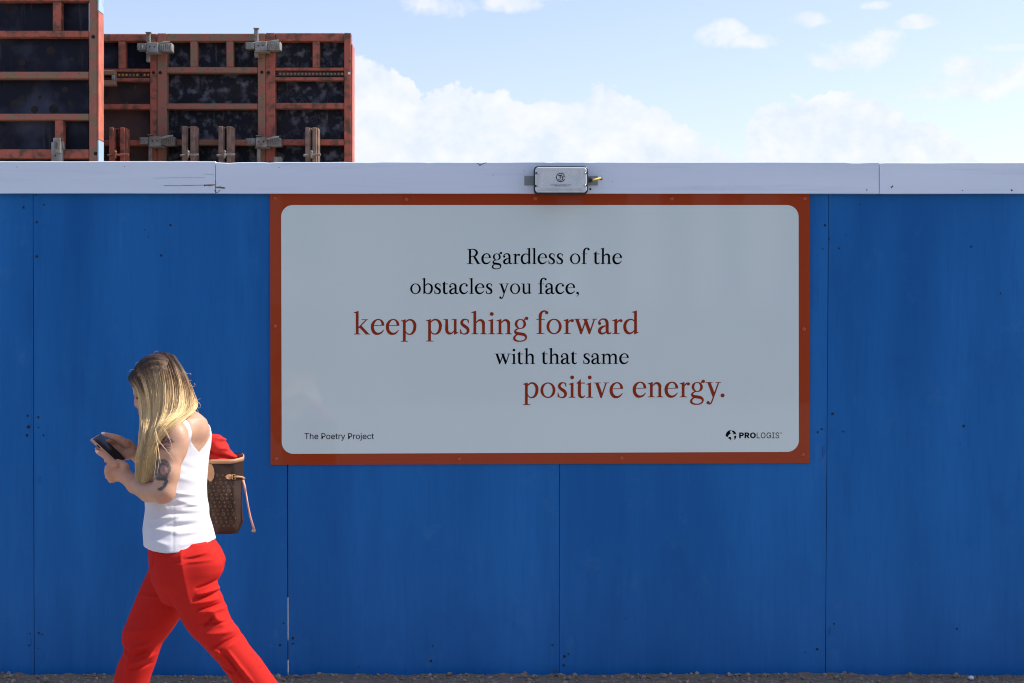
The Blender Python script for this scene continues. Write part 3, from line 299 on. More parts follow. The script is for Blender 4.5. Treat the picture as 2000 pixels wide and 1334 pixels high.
def glyph_shapes(ch):
    """list of (verts2d, faces)"""
    out = []
    for e in GL[ch][3]:
        if e[0] == 'p':
            vs = [Vector((x, y, 0)) for x, y in e[1]]; out.append((e[1], [tuple(t) for t in tessellate_polygon([vs])]))
        elif e[0] == 'd':
            n = 20; out.append(([(e[1]+e[3]*math.cos(2*math.pi*k/n), e[2]+e[3]*math.sin(2*math.pi*k/n)) for k in range(n)], [tuple(range(n))]))
        elif e[0] == 'r':
            n = 40; v = []
            for k in range(n):
                c, s_ = math.cos(2*math.pi*k/n), math.sin(2*math.pi*k/n)
                v += [(e[1]+e[3]*c, e[2]+e[4]*s_), (e[5]+e[7]*c, e[6]+e[8]*s_)]
            out.append((v, [(2*k, 2*((k+1) % n), 2*((k+1) % n)+1, 2*k+1) for k in range(n)]))
        else:
            q = cr_spline(e[1]) if len(e[1]) > 2 else np.array(e[1], float); t = np.gradient(q[:, :2], axis=0)
            t /= np.linalg.norm(t, axis=1)[:, None]+1e-9; nrm = np.stack([-t[:, 1], t[:, 0]], 1); hw = (np.maximum(q[:, 2:3], 1)*1.03+1.5)/2
            v = np.empty((len(q)*2, 2)); v[0::2] = q[:, :2]+nrm*hw; v[1::2] = q[:, :2]-nrm*hw
            out.append((v.tolist(), [(2*i, 2*i+1, 2*i+3, 2*i+2) for i in range(len(q)-1)]))
    return out
def set_word(mb, word, px0, px1, base, xh, y):
    tot = 0; xs = []
    for i, ch in enumerate(word):
        wd, l, r, _ = GL[ch]
        if i: tot += l
        xs.append(tot); tot += wd
        if i < len(word)-1: tot += r
    if word.endswith('f'): tot += 17
    k = (px1-px0)/tot; kz = xh/100
    for ch, x in zip(word, xs):
        for j, (v, f) in enumerate(glyph_shapes(ch)):
            yy = y-.00006*j
            mb.add([P(px0+(x+a)*k, base-b*kz, yy) for a, b in v], f)
# ---------------------------------------------------------------- palette
m_blue = mat('blue_paint', (.001,.104,.33), .45, spec=.2, var=(.010,.150,.43), vscale=2.6, bump=.0030, bscale=9, stretch=(1,1,.16), rand=1, coat=.10, coat_rough=.2, bdetail=9, vdetail=8)
m_board = mat('white_board_paint', (.78,.87,.91), .55, var=(.70,.79,.84), vscale=3, bump=.0022, bscale=7, stretch=(.12,1,1.6), rand=1, bdetail=8)
m_dark = mat('hole_dark', (.012,.012,.014), .9)
m_rawwood = mat('raw_wood', (.30,.17,.07), .8, var=(.16,.09,.04), vscale=30)
m_post = mat('timber_post', (.30,.22,.14), .85, var=(.22,.15,.09), vscale=12, bump=.002, stretch=(1,1,.2))
m_signred = mat('sign_rust_red', (.36,.046,.009), .25, spec=.15, coat=.35, coat_rough=.02)
m_signred2 = mat('screw_red', (.50,.07,.02), .3)
m_signgrey = mat('sign_pale_grey', (.70,.80,.72), .3, spec=.3, coat=.9, coat_rough=.05, var=(.68,.785,.72), vscale=1.3)
m_ink = mat('ink_black', (.002,.003,.005), .8, spec=.04)
m_inkred = mat('ink_red', (.30,.036,.009), .7, spec=.06)
m_rust = mat('red_oxide_steel', (.45,.115,.065), .7, var=(.15,.075,.04), vscale=16, bump=.002, bscale=40, rand=1, vdetail=12, vlo=.47, vhi=.62)
m_rustg = mat('red_oxide_dirty_steel', (.40,.135,.085), .75, var=(.26,.17,.095), vscale=18, bump=.002, bscale=40, rand=1, vdetail=12, vlo=.43, vhi=.57)
m_ply = mat('formply_dark', (.008,.009,.018), .45, spec=.2, var=(.075,.08,.11), vscale=3.2, vlo=.50, vhi=.78, vdetail=12, bump=.001, rand=1)
m_plyd = mat('formply_dusty', (.009,.010,.017), .55, spec=.25, var=(.20,.21,.225), vscale=13, vlo=.50, vhi=.74, vdetail=15, bump=.001, rand=1)
m_plyb = mat('formply_brown', (.10,.045,.03), .6, var=(.025,.016,.018), vscale=4, vlo=.45, vhi=.65, vdetail=12, rand=1)
m_galv = mat('galvanised_steel', (.42,.43,.38), .55, .35, var=(.24,.22,.17), vscale=14, rand=1, vdetail=10, bump=.002)
m_lightblue = mat('pale_blue_edge', (.35,.50,.58), .6, var=(.30,.25,.22), vscale=12, vlo=.5, vhi=.8)
m_pinkedge = mat('salmon_edge', (.62,.17,.10), .6, var=(.40,.12,.08), vscale=10)
m_yel = mat('ochre_disc', (.75,.45,.05), .6)
m_grydisc = mat('grey_disc', (.34,.27,.17), .8)
m_print = mat('faded_print', (.045,.05,.058), .7, var=(.02,.02,.03), vscale=18, vlo=.4, vhi=.6)
m_soil = mat('dark_soil', (.165,.135,.090), .95, var=(.33,.28,.21), vscale=60, vlo=.5, vhi=.8, vdetail=8, bump=.004, bscale=120)
m_clod = mat('soil_clod', (.21,.175,.125), .95, var=(.42,.37,.29), vscale=35, vlo=.45, vhi=.75, bump=.002, bscale=200)
m_pave = mat('pavement', (.37,.355,.33), .85, var=(.32,.305,.28), vscale=5, bump=.001, bscale=90)
m_asph = mat('asphalt', (.07,.07,.072), .9, var=(.09,.088,.085), vscale=40, bump=.002, bscale=150)
m_kerb = mat('kerb_concrete', (.36,.34,.31), .85, var=(.28,.27,.25), vscale=9)
m_ground = mat('site_ground', (.40,.35,.28), .95, var=(.30,.26,.20), vscale=.6)
m_paint = mat('road_paint', (.75,.75,.72), .7)
m_leaf = mat('weed_leaf', (.05,.10,.045), .6, var=(.03,.06,.03), vscale=40)
m_white = mat('white_stone', (.72,.76,.85), .6)

layer(m_blue, (.0,.075,.27), 46, .50, .75, (1,1,.07), 6, .30); layer(m_blue, (.03,.19,.46), 60, .60, .76, (1,1,.08), 7, .30)
layer(m_blue, (.05,.20,.42), 5.5, .58, .78, (1,1,.7), 12, .5, .75); layer(m_blue, (.0,.07,.25), 3.2, .56, .76, (1,1,.7), 12, .35, .7)
layer(m_board, (.60,.67,.70), 30, .52, .72, (.05,1,1), 6, .5); layer(m_board, (.55,.58,.50), 4, .66, .80, (.3,1,1), 10, .5)
for m_ in (m_rust, m_rustg):
    layer(m_, (.10,.055,.035), 38, .58, .66, (1,1,1), 10, .8, .7); layer(m_, (.42,.36,.30), 22, .63, .72, (1,1,1), 12, .7, .75); layer(m_, (.62,.22,.14), 9, .60, .75, (1,1,1), 12, .6, .7)
layer(m_ply, (.13,.13,.14), 70, .68, .74, (1,1,1), 6, .8, .7); layer(m_ply, (.05,.035,.03), 3, .55, .7, (1,1,.5), 12, .7, .7); layer(m_ply, (.09,.09,.10), 26, .60, .72, (1,1,.08), 8, .5)
layer(m_plyd, (.02,.013,.012), 7, .48, .62, (1,1,1), 14, .8, .75); layer(m_plyd, (.30,.28,.25), 55, .66, .73, (1,1,1), 8, .9, .75); layer(m_plyd, (.20,.19,.17), 30, .62, .72, (1,1,.1), 8, .6)
layer(m_plyb, (.22,.17,.14), 40, .66, .74, (1,1,.3), 8, .7)
# ---------------------------------------------------------------- ground, pavement, road (y decreases towards and past the camera)
def sheet(name, x0, x1, y0, y1, z, m, label=None):
    mb = MB(); mb.add([(x0,y0,z),(x1,y0,z),(x1,y1,z),(x0,y1,z)], [(0,1,2,3)]); return tag(mb.build(name, m), kind='structure')
sheet('ground', -1500, 1500, -1500, 1500, -.14, m_ground)
sheet('site_yard', -60, 60, .35, 60, .02, m_ground)
pv = empty('pavement', (0,-2,0)); tag(pv, kind='structure')
mb = MB().box((-30,-3.6,-.13),(30,-.62,-.006)); mb.build('base', m_pave, pv)
k = 0; slab_me = {}
for row, yy in enumerate((-3.58, -2.98, -2.38, -1.78, -1.18)):
    for i in range(-6, 7):
        x0 = i*.9+(.45 if row % 2 else 0)
        o = MB().box((-.446,-.295,-.006),(.446,.265 if row == 4 else .295,0), .002)
        if row//4 not in slab_me: slab_me[row//4] = o.build('paving_slab', m_pave, pv); q = slab_me[row//4]
        else:
            q = slab_me[row//4].copy(); COL.objects.link(q); q.parent = pv
        q.location = (x0, yy+.3-(-2), random.uniform(-.001, .001)-.003)
road = sheet('road', -60, 60, -12.5, -3.76, -.12, m_asph)
kb = empty('kerb', (0,-3.68,0)); tag(kb, kind='structure')
k0 = None
for i in range(-8, 9):
    if k0 is None: k0 = MB().box((i*.92-.457,-3.75,-.135),(i*.92+.457,-3.61,.004), .012).build('kerb_stone', m_kerb, kb)
    else:
        q = k0.copy(); COL.objects.link(q); q.parent = kb; q.location.x = k0.location.x+(i+8)*.92
far_pave = MB().box((-60,-38,-.13),(60,-12.5,0)); tag(far_pave.build('far_pavement', m_pave), kind='structure')

# brick terrace across the road, behind the camera (it shows as reflections in the sign)
m_brick = mat('brick_wall', (.16,.075,.05), .9, var=(.12,.06,.042), vscale=2); m_roof = mat('slate_roof', (.06,.06,.065), .7); m_win = mat('window_glass', (.02,.025,.03), .1); m_rendl = mat('pale_render', (.62,.60,.52), .9); m_rend = mat('render_wall', (.30,.27,.22), .9)
for i, (x0, x1, h, mm_, lab) in enumerate(((-40,-17,8.0,m_brick,'left brick building across the road, slate roofed'),(-16.8,-3,9.5,m_rend,'tall rendered building across the road, between the two brick ones'),(-2.8,12,8.0,m_brick,'right brick building across the road, slate roofed'),(17,36,6.2,m_rend,'low rendered building across the road, past the gap'))):
    e = empty('building', ((x0+x1)/2, -44, 0), lab, 'building', 'buildings across the road')
    MB().box((x0,-48,0),(x1,-40,h)).build('wall', mm_, e)
    MB().prism([(x0-.2,h+.01),(x1+.2,h+.01),(x1-1.5,h+1.8),(x0+1.5,h+1.8)], -48.2, -39.8).build('roof', m_roof, e)
    fl = 1.0
    while fl+1.6 < h:
        xx = x0+1
        while xx+1.2 < x1: MB().box((xx,-40.02,fl),(xx+1.1,-39.97,fl+1.5)).build('window', m_win, e); xx += 2.4
        fl += 2.8
for x0, x1, z1 in ((1.2,1.9,7.6),(3.1,4.0,7.6),(4.9,5.6,7.6),(6.3,7.2,7.6),(-9.4,-8.6,7.0),(-7.0,-6.3,7.0)):
    MB().box((x0,-39.95,2.6),(x1,-39.7,z1), .01).build('pilaster', m_rendl, bpy.data.objects['building.002' if x0 > -2 else 'building.001'])
# soil strip at the foot of the hoarding
def soil_top(x):
    return .0895 + .010*vnoise(x*1.3+5, 3.3, 1)*2 + .006*vnoise(x*6, 1.2, 4)*2
nx, ny = 820, 66
gx = np.linspace(-3.3, 3.3, nx)[:, None]; gy = np.linspace(-.62, .06, ny)[None, :]
t = np.clip((gy+.62)/.5, 0, 1); t = t*t*(3-2*t)
gz = soil_top(gx)*t - .004*(1-t) + (.012*np.maximum(fbm(gx*22, gy*22, 2.1, 4), -.25)+.010*np.maximum(vnoise(gx*70, gy*70, 7.), 0))*(.25+.75*t)
V = np.stack([np.broadcast_to(gx, gz.shape), np.broadcast_to(gy, gz.shape), gz], -1).reshape(-1, 3)
ii = (np.arange(nx-1)[:, None]*ny+np.arange(ny-1)[None, :]).reshape(-1)
tag(mobj('soil_verge', V, np.stack([ii, ii+ny, ii+ny+1, ii+1], 1), m_soil, smooth=True), kind='structure')
ico = bmesh.new(); bmesh.ops.create_icosphere(ico, subdivisions=1, radius=1); ico.verts.index_update()
IV = np.array([v.co[:] for v in ico.verts]); IF = np.array([[v.index for v in f.verts] for f in ico.faces]); ico.free()
vs, fs = [], []
for i in range(4200):
    x = RNG.uniform(-3.2, 3.2); y = -RNG.uniform(0.0, .5)**1.15-.015; r = RNG.exponential(.0031)+.0012; r = min(r, .015)
    tt = min(max((y+.62)/.5, 0), 1); tt = tt*tt*(3-2*tt)
    zz = float(soil_top(np.array([x]))[0])*tt+r*.25+.002
    a = RNG.uniform(.6, 1.2, (len(IV), 1)); q = IV*a*r*np.array([1, 1, RNG.uniform(.6, .95)])
    vs.append(q+np.array([x, y, zz])); fs.append(IF+i*len(IV))
tag(mobj('soil_crumbs', np.vstack(vs), np.vstack(fs), m_clod), label='dark crumbs and small clods of soil along the foot of the hoarding', cat='soil', kind='stuff')
def pebble(px, py, r, m, name, label, cat, y=-.12, grp=None):
    q = IV*RNG.uniform(.85, 1.1, (len(IV), 1))*r*np.array([1.1, 1, .8]); c = np.array(P(px, py, y))
    bm = bmesh.new(); vv = [bm.verts.new(p) for p in q]; [bm.faces.new([vv[i] for i in f]) for f in IF]
    bmesh.ops.subdivide_edges(bm, edges=bm.edges[:], cuts=1, use_grid_fill=True, smooth=.9); bm.verts.index_update()
    o = mobj(name, [np.array(v.co)+c for v in bm.verts], [[v.index for v in f.verts] for f in bm.faces], m, smooth=True); bm.free()
    return tag(o, label, cat, grp)
pebble(1897, 1324, .0135, m_white, 'white_stone', 'smooth white pebble lying on the soil at the lower right', 'stone')
# weeds
def weed(px, py, s, label, y=-.05, tilt=0):
    x, _, z = P(px, py, y); e = empty('weed', (x, y, z-s*.9), label, 'weed', 'small weeds sprouting along the hoarding')
    MB().tube([(x, y, z-s*.95), (x+s*.05, y, z-s*.4), (x, y-.003, z)], [s*.045, s*.035, s*.03], 5).build('stem', m_leaf, e)
    for k in range(6):
        a = k*math.pi*2/6+random.uniform(-.3, .3); rise = random.uniform(.15, .7); l = s*random.uniform(.6, 1.0)
        d = Vector((math.cos(a), math.sin(a)*.7, rise)).normalized(); sd_ = d.cross(Vector((0, 0, 1))).normalized()
        b = Vector((x, y, z-s*random.uniform(0, .3))); w_ = l*.13
        pts = [b, b+d*l*.35+sd_*w_, b+d*l*.4+Vector((0, 0, .05*l)), b+d*l*.35-sd_*w_, b+d*l*.95+Vector((0, 0, -.18*l))]
        MB().add(pts, [(0, 1, 2), (0, 2, 3), (1, 4, 2), (2, 4, 3)]).build('leaf', m_leaf, e)
weed(1083, 1310, .034, 'tallest weed, under the middle seam of the hoarding')
weed(1066, 1322, .020, 'low weed just left of the tallest one under the middle seam', -.08)
weed(721, 1318, .022, 'small weed standing alone right of the walking woman')
weed(648, 1326, .018, 'flat weed in the soil close right of the gap in the hoarding', -.09)
weed(672, 1326, .018, 'flat weed in the soil, next one right of the gap weed', -.09)
weed(1178, 1317, .018, 'small weed right of the middle seam')
weed(1240, 1317, .016, 'tiny weed further right of the middle seam')
weed(1983, 1312, .018, 'rightmost weed, at the far right edge of the photo')
weed(1908, 1317, .016, 'tiny weed beside the white pebble')
weed(218, 1316, .020, 'small weed just left of the front trouser leg')
weed(190, 1322, .015, 'leftmost weed, near the left end of the soil')
weed(374, 1318, .016, 'small weed seen between the red trouser legs')
weed(545, 1324, .014, 'tiny weed beside the rear trouser leg at the gap')

# ---------------------------------------------------------------- hoarding
ho = empty('hoarding', (0, .02, 0), 'long blue painted plywood hoarding topped by white boards', 'fence')
SEAM = [(-989,-991),(-463,-463),(64.5,67),(560.5,562.5),(1092.5,1092.5),(1619,1611.5),(2143,2140),(2668,2666)]
for i in range(len(SEAM)-1):
    (a0, a1), (b0, b1) = SEAM[i], SEAM[i+1]
    gl = .98 if SEAM[i][0] == 560.5 else .55; gr = .98 if SEAM[i+1][0] == 560.5 else .55
    x0t = P(a0+gl, 400, 0)[0]; x0b = P(a1+gl, 400, 0)[0]; x1t = P(b0-gr, 400, 0)[0]; x1b = P(b1-gr, 400, 0)[0]
    zt, zb = P(0, 330, 0)[2], -.05
    nz = 24; v = []; yo = random.uniform(-.0007, .0007)
    for s in range(nz+1):
        tt = s/nz; z = zb+(zt-zb)*tt; wob = .0011*float(vnoise(tt*9+i*3, i*2.1, 0)); wob2 = .0011*float(vnoise(tt*9+i*3+50, i*2.1, 0))
        xa = x0b+(x0t-x0b)*tt+wob; xb = x1b+(x1t-x1b)*tt+wob2
        v += [(xa, yo, z), (xb, yo, z), (xb, yo+.018, z), (xa, yo+.018, z)]
    f = []
    for s in range(nz):
        for k in range(4): f.append((s*4+k, s*4+(k+1)%4, s*4+4+(k+1)%4, s*4+4+k))
    f += [(0,3,2,1), (nz*4, nz*4+1, nz*4+2, nz*4+3)]
    o = mobj('plywood_sheet', v, f, m_blue, ho)
BD = [(-1400, 420.5, 315, 377.5), (421.7, 1716.5, 316.5, 378), (1718, 3300, 317, 378)]
for j, (a, b, t0, b0) in enumerate(BD):
    yb = -.030
    x0, _, z0 = P(a, b0, yb); x1, _, z1 = P(b, t0, yb); n = int((x1-x0)/.03); v = []; f = []
    for s in range(n+1):
        x = x0+(x1-x0)*s/n
        zz = z1+.0022*float(fbm(x*3.1+j*9, j*4., 0, 4))*1.6-(max(0, float(vnoise(x*11, j, 9.))-.30)*.02); zl = z0+.0012*float(fbm(x*2.3+j*5, 40., 0, 4)); c = .0035
        ring = [(yb, zl), (yb, zz-c), (yb+c, zz), (yb+.047, zz), (yb+.050, zz-c), (yb+.050, zz-.055), (-.0015, zz-.055), (-.0015, zl)]
        v += [(x, q, z) for q, z in ring]
    m = 8
    for s in range(n): f += [(s*m+(k+1)%m, s*m+k, (s+1)*m+k, (s+1)*m+(k+1)%m) for k in range(m)]
    f += [tuple(range(m)), tuple(range(n*m+m-1, n*m-1, -1))]
    mobj('top_board', v, f, m_board, ho)
# posts and rails behind the sheets; the seam left of the sign stays open low down
for (sx_, z0, z1) in ((-463,0,2.3),(65,0,2.3),(1092,0,2.3),(1614,0,2.3),(2141,0,2.3)):
    x = P(sx_, 0, .02)[0]; MB().box((x-.045, .0195, z0), (x+.045, .09, z1)).build('post', m_post, ho)
x = P(561.5, 0, .02)[0]
MB().box((x-.06, .0195, P(0,1168,0)[2]), (x+.04, .09, 2.3)).build('post', m_post, ho)
MB().box((x-.06, .0195, P(0,1290,0)[2]), (x+.04, .07, P(0,1252,0)[2])).build('batten', m_post, ho)
MB().box((-4.8, .092, 1.9), (4.8, .13, 2.0)).build('rail', m_post, ho)
# screw holes and chips in the painted sheets
HOLES = [(333,440,1.6),(315,499,1.6),(72,434,1.6),(72,501,1.9),(46,405,1.4),(45,380,3),(86,400,1.2),(70,381,1),(54,812,1.4),(75,815,1.5),(56,834,2.2),(53,850,1.7),(75,835,1),(85,850,1.4),
 (57,1259,2.0),(76,1236,1.5),(83,1239,1.2),(58,1237,1),(75,1266,1),(554,1217,1.2),(547,1260,1.8),(572,1246,1.8),(572,1257,1.5),(845,1261,1.2),(842,1291,1.9),(1079,1260,1.4),(1102,1282,2),(1110,1277,1.2),(1101,1299,1.7),
 (1222,1208,1),(1611,440,1.7),(1897,482,1.5),(1954,573,1.1),(1639,485,1.3),(1652,459,.9),(1679,399,.9),(1607,486,1),(1620,467,1.1),(1626,808,1.7),(1605,838,1.4),(1597,844,1.4),(1647,843,1.1),(1608,882,1.8),(1882,832,2.0),
 (1629,1218,1.4),(1621,1236,1.7),(1596,1268,1.7),(1869,1228,1.4),(1573,1274,.8),(283,449,.8),(290,462,.9),(1770,849,.7),(1875,866,.7),(701,1302,1)]
mb = MB()
for (px, py, r) in HOLES:
    x, _, z = P(px, py, 0); r = r/431*1.45; n = 8
    v = [(x+r*random.uniform(.7,1.2)*math.cos(2*math.pi*k/n), -.0016, z+r*random.uniform(.7,1.3)*math.sin(2*math.pi*k/n)) for k in range(n)]
    mb.add(v, [tuple(range(n))])
mb.build('screw_hole', m_dark, ho, kind='stuff')
# shallow filled patches left by old fixings (raised rim)
mb = MB()
for (px, py, w_, h_) in ((78,937,2.2,6.5),(57,1250,2.8,9),(81,1281,2.6,8),(1608,882,2.0,10),(1621,1232,2,6),(45,380,3.5,3.2)):
    x, _, z = P(px, py, 0); a, b = w_/431, h_/431
    mb.box((x-a, -.0026, z-b), (x+a, -.0004, z+b), .0008)
mb.build('filled_patch', m_blue, ho, kind='stuff')
# knots and cracks near the board joint
mb = MB()
for pts in (((401,361.5,.9),(408,362,1.8),(420,361,.9)), ((422,366,1.2),(430,366,1.9),(440,367.5,1.0))):
    for (a, b, r1), (c, d, r2) in zip(pts, pts[1:]):
        mb.add([P(a,b-r1,-.0306), P(c,d-r2,-.0306), P(c,d+r2,-.0306), P(a,b+r1,-.0306)], [(0,1,2,3)])
mb.build('bare_knot', m_rawwood, ho)
mb = MB()
def crack(pts, wd, y=-.0310):
    for (a, b), (c, d) in zip(pts, pts[1:]):
        dx, dz = c-a, d-b; l = math.hypot(dx, dz); nx_, nz_ = -dz/l*wd/2, dx/l*wd/2
        mb.add([P(a+nx_,b+nz_,y), P(c+nx_,d+nz_,y), P(c-nx_,d-nz_,y), P(a-nx_,b-nz_,y)], [(0,1,2,3)])
crack([(320,362.5),(350,362.8),(380,361.8),(401,361.5)], .7); crack([(421,352),(421.3,378)], .9); crack([(300,348),(345,347),(400,347.3)], .3)
crack([(932,319),(938,322),(941,321),(944,319.5),(950,317.5)], 1.0); crack([(936,324),(941,321)], .8)
crack([(418,371),(424,377),(430,371)], .8); crack([(398,340),(419,340.5)], .3)
for (a, b, r) in ((1153,369.5,2.1),(1743,364,1.6),(1741,366,1.2),(400,362,1.6),(436,367,1.3),(33,326,.8),(1880,372,1),(1976,371.5,1.8),(1693,371,1.3),(963,342,.8),(1196,355,.7),(1024,334,.7),(545,327,.9),(243,325,.8)):
    x, _, z = P(a, b, -.031); r /= 431; mb.add([(x+r*math.cos(k), -.0312, z+r*math.sin(k)) for k in [i*math.pi/4 for i in range(8)]], [tuple(range(8))])
mb.build('crack', m_dark, ho, kind='stuff')

# ---------------------------------------------------------------- sign
sg = empty('wall_sign', P(1055, 642, -.006), 'large poetry sign with rust red border on the blue hoarding', 'sign')
yF = -.0080
c4 = [(527.5,378.5),(1582,378.5),(1581.5,904.5),(528.5,908)]
v = [P(a, b, yF) for a, b in c4]+[P(a, b, -.0008) for a, b in c4]
mb = MB(); mb.add(v, [(0,1,2,3)[::-1],(4,5,6,7),(0,1,5,4),(1,2,6,5),(2,3,7,6),(3,0,4,7)]); mb.build('border', m_signred, sg)
TL, TR, BR, BL = (549,400.5),(1559.8,400.5),(1560.3,882.5),(550.3,886.5)
def quadmap(u, v_):
    return ((TL[0]*(1-u)+TR[0]*u)*(1-v_)+(BL[0]*(1-u)+BR[0]*u)*v_, (TL[1]*(1-u)+TR[1]*u)*(1-v_)+(BL[1]*(1-u)+BR[1]*u)*v_)
rr = rrect(0, 1011, 0, 484, 23, 10); fr = [P(*quadmap(a/1011, 1-b/484), yF-.0012) for a, b in rr]; n = len(fr)
mb = MB(); mb.add(fr+[(p[0], yF-.0001, p[2]) for p in fr], [tuple(range(n))]+[(i, n+i, n+(i+1)%n, (i+1)%n) for i in range(n)]); mb.build('panel', m_signgrey, sg)
sc0 = None
for (a, b) in ((537,387),(794,389),(1046,387.5),(1312,388),(1572,387.5),(540,896.5),(897,896.8),(1214,895),(1568,888),(537.5,637),(1570,643)):
    x, _, z = P(a, b, yF)
    if sc0 is None: sc0 = MB().dome((x, yF, z), .0095, .0065, n=14, rings=4).build('screw_head', m_signred2, sg, smooth=True); cx0, cz0 = x, z; b0_ = Vector(sc0.location)
    else: q = sc0.copy(); COL.objects.link(q); q.parent = sg; q.location = b0_+Vector((x-cx0, 0, z-cz0))
yT = yF-.0018
LINES = [('black', [('Regardless',911.5,1100,515.6),('of',1113.2,1151.6,515.6),('the',1159,1214.8,515.6)], 20.4),
 ('black', [('obstacles',801.2,961.9,574),('you',974,1038,574),('face,',1051.3,1131,574)], 20.2),
 ('red', [('keep',690.9,812.7,653.2),('pushing',832,1031.7,652.8),('forward',1047.7,1247,652.3)], 29.5),
 ('black', [('with',965.9,1045.4,710.9),('that',1057.7,1126.6,710.7),('same',1139.2,1228,710.7)], 20.2),
 ('red', [('positive',1021.3,1216.8,776.8),('energy.',1236,1415.2,775.9)], 29.6)]
for colr, words, xh in LINES:
    for wd, a, b, base in words:
        mb = MB(); set_word(mb, wd, a, b, base, xh, yT); mb.build('lettering', m_ink if colr == 'black' else m_inkred, sg)
def sans_outline(txt):
    q, f = SANS[txt]; return np.array(q, float).reshape(-1, 2)/1000, f
def sans(txt, px0, px1, base, cap, y, m, parent):
    v, f = sans_outline(txt); x0, x1 = v[:, 0].min(), v[:, 0].max()
    return mobj('lettering', [P(px0+(a[0]-x0)/(x1-x0)*(px1-px0), base-a[1]/SANS_CAP*cap, y) for a in v], f, m, parent)
sans('The Poetry Project', 594.7, 730.3, 857.5, 11.2, yT, m_ink, sg)
BWL = ('s', [(12,89.5,21),(40,89.5,21),(53,82,21),(57,69,22),(53,54,21),(40,46.5,21),(12,46.5,21)])
GL['\1'] = (68, 0, 6, [('p', [(0,0),(23,0),(23,100),(0,100)]), BWL]); GL['\2'] = (73, 4, 3, [('p', [(0,0),(23,0),(23,100),(0,100)]), BWL, ('p', [(26,42),(50,42),(74,0),(48,0)])])
GL['\3'] = (86, 3, 0, [('r', 43, 50, 43, 52, 43, 50, 20, 31)])
mb = MB(); set_word(mb, '\1\2\3', 1443.7, 1476.3, 855.9, 11.1, yT); mb.build('lettering', m_ink, sg)
sans('LOGIS', 1478, 1522, 855.9, 11.1, yT, m_ink, sg)
mb = MB(); cx, cz = 1525.6, 845.8
mb.add([P(cx+r*math.cos(k*math.pi/6), cz+r*math.sin(k*math.pi/6), yT) for k in range(12) for r in (1.3,.7)], [(2*k, 2*((k+1)%12), 2*((k+1)%12)+1, 2*k+1) for k in range(12)])
mb.build('registered_mark', m_ink, sg)
GLOBE = [[(635,335),(560,330),(470,355),(390,400),(320,470),(270,560),(240,660),(240,710),(290,750),(360,785),(395,780),(400,720),(440,660),(520,590),(570,550),(580,520),(545,495),(520,470),(525,420),(580,375)],
 [(690,360),(650,390),(655,430),(700,470),(745,510),(750,550),(715,590),(730,610),(800,595),(850,575),(890,600),(930,635),(940,620),(920,550),(870,460),(810,400),(750,365)],
 [(400,855),(440,800),(500,772),(560,785),(600,820),(612,870),(605,940),(590,1000),(555,990),(545,940),(510,905),(450,895)],
 [(880,690),(935,695),(940,760),(915,840),(870,910),(800,985),(785,985),(820,920),(820,880),(795,820),(790,760),(820,715)]]
mb = MB()
for g in GLOBE:
    tri = tessellate_polygon([[Vector((a, b, 0)) for a, b in g]])
    mb.add([P(1410+a/33.33, 830+b/33.33, yT) for a, b in g], [tuple(t_) for t_ in tri])
mb.build('globe_emblem', m_ink, sg)

# ---------------------------------------------------------------- bulkhead lamp on the board
lm = empty('bulkhead_lamp', P(1095.5, 352, -.04), 'clear rectangular bulkhead lamp with dark rim above the sign', 'lamp')
m_gask = mat('gasket_black', (.012,.022,.030), .45)
m_brk = mat('bracket_grey', (.27,.31,.29), .6, .2)
m_dif = mat('ribbed_clear_cover', (.72,.77,.74), .18, coat=.8, coat_rough=.08, bump=.0007, bscale=110, var=(.62,.68,.66), vscale=20)
m_scr = mat('screw_steel', (.55,.56,.55), .3, .8)
m_cab = mat('cable_yellow', (.72,.53,.06), .5); m_bk = mat('gland_black', (.01,.011,.013), .4)
yb = -.0305
a, b = P(1024,343.8,yb-.003), P(1167.5,361.8,yb-.003); MB().box((a[0],yb-.0035,b[2]),(b[0],yb-.0003,a[2]), .0005).build('bracket', m_brk, lm)
def rr_slab(x0, x1, z0, z1, r, ya, yb_, n=8, ins=0, bevel=0):
    mb = MB(); p = rrect(x0,x1,z0,z1,r,n); k = len(p)
    if bevel:
        q = rrect(x0+bevel,x1-bevel,z0+bevel,z1-bevel,max(r-bevel,.001),n)
        v = [(x,ya,z) for x,z in q]+[(x,ya+bevel,z) for x,z in p]+[(x,yb_,z) for x,z in p]
        f = [tuple(range(k))]+[(i+o*k, k+i+o*k, k+(i+1)%k+o*k, (i+1)%k+o*k) for i in range(k) for o in (0,1)]
        f.append(tuple(range(3*k-1, 2*k-1, -1)))
    else:
        v = [(x,ya,z) for x,z in p]+[(x,yb_,z) for x,z in p]; f = [tuple(range(k)), tuple(range(2*k-1,k-1,-1))]+[(i, k+i, k+(i+1)%k, (i+1)%k) for i in range(k)]
    return mb.add(v, f)
yl = -.100
A = P(1042.5,324.5,yl); B = P(1148.5,378.5,yl)
rr_slab(A[0],B[0],B[2],A[2],.018,yl,-.036,bevel=.003).build('housing', m_gask, lm)
rr_slab(A[0]+.0065,B[0]-.0065,B[2]+.0055,A[2]-.005,.014,yl-.006,yl-.0003,bevel=.003).build('cover', m_dif, lm)
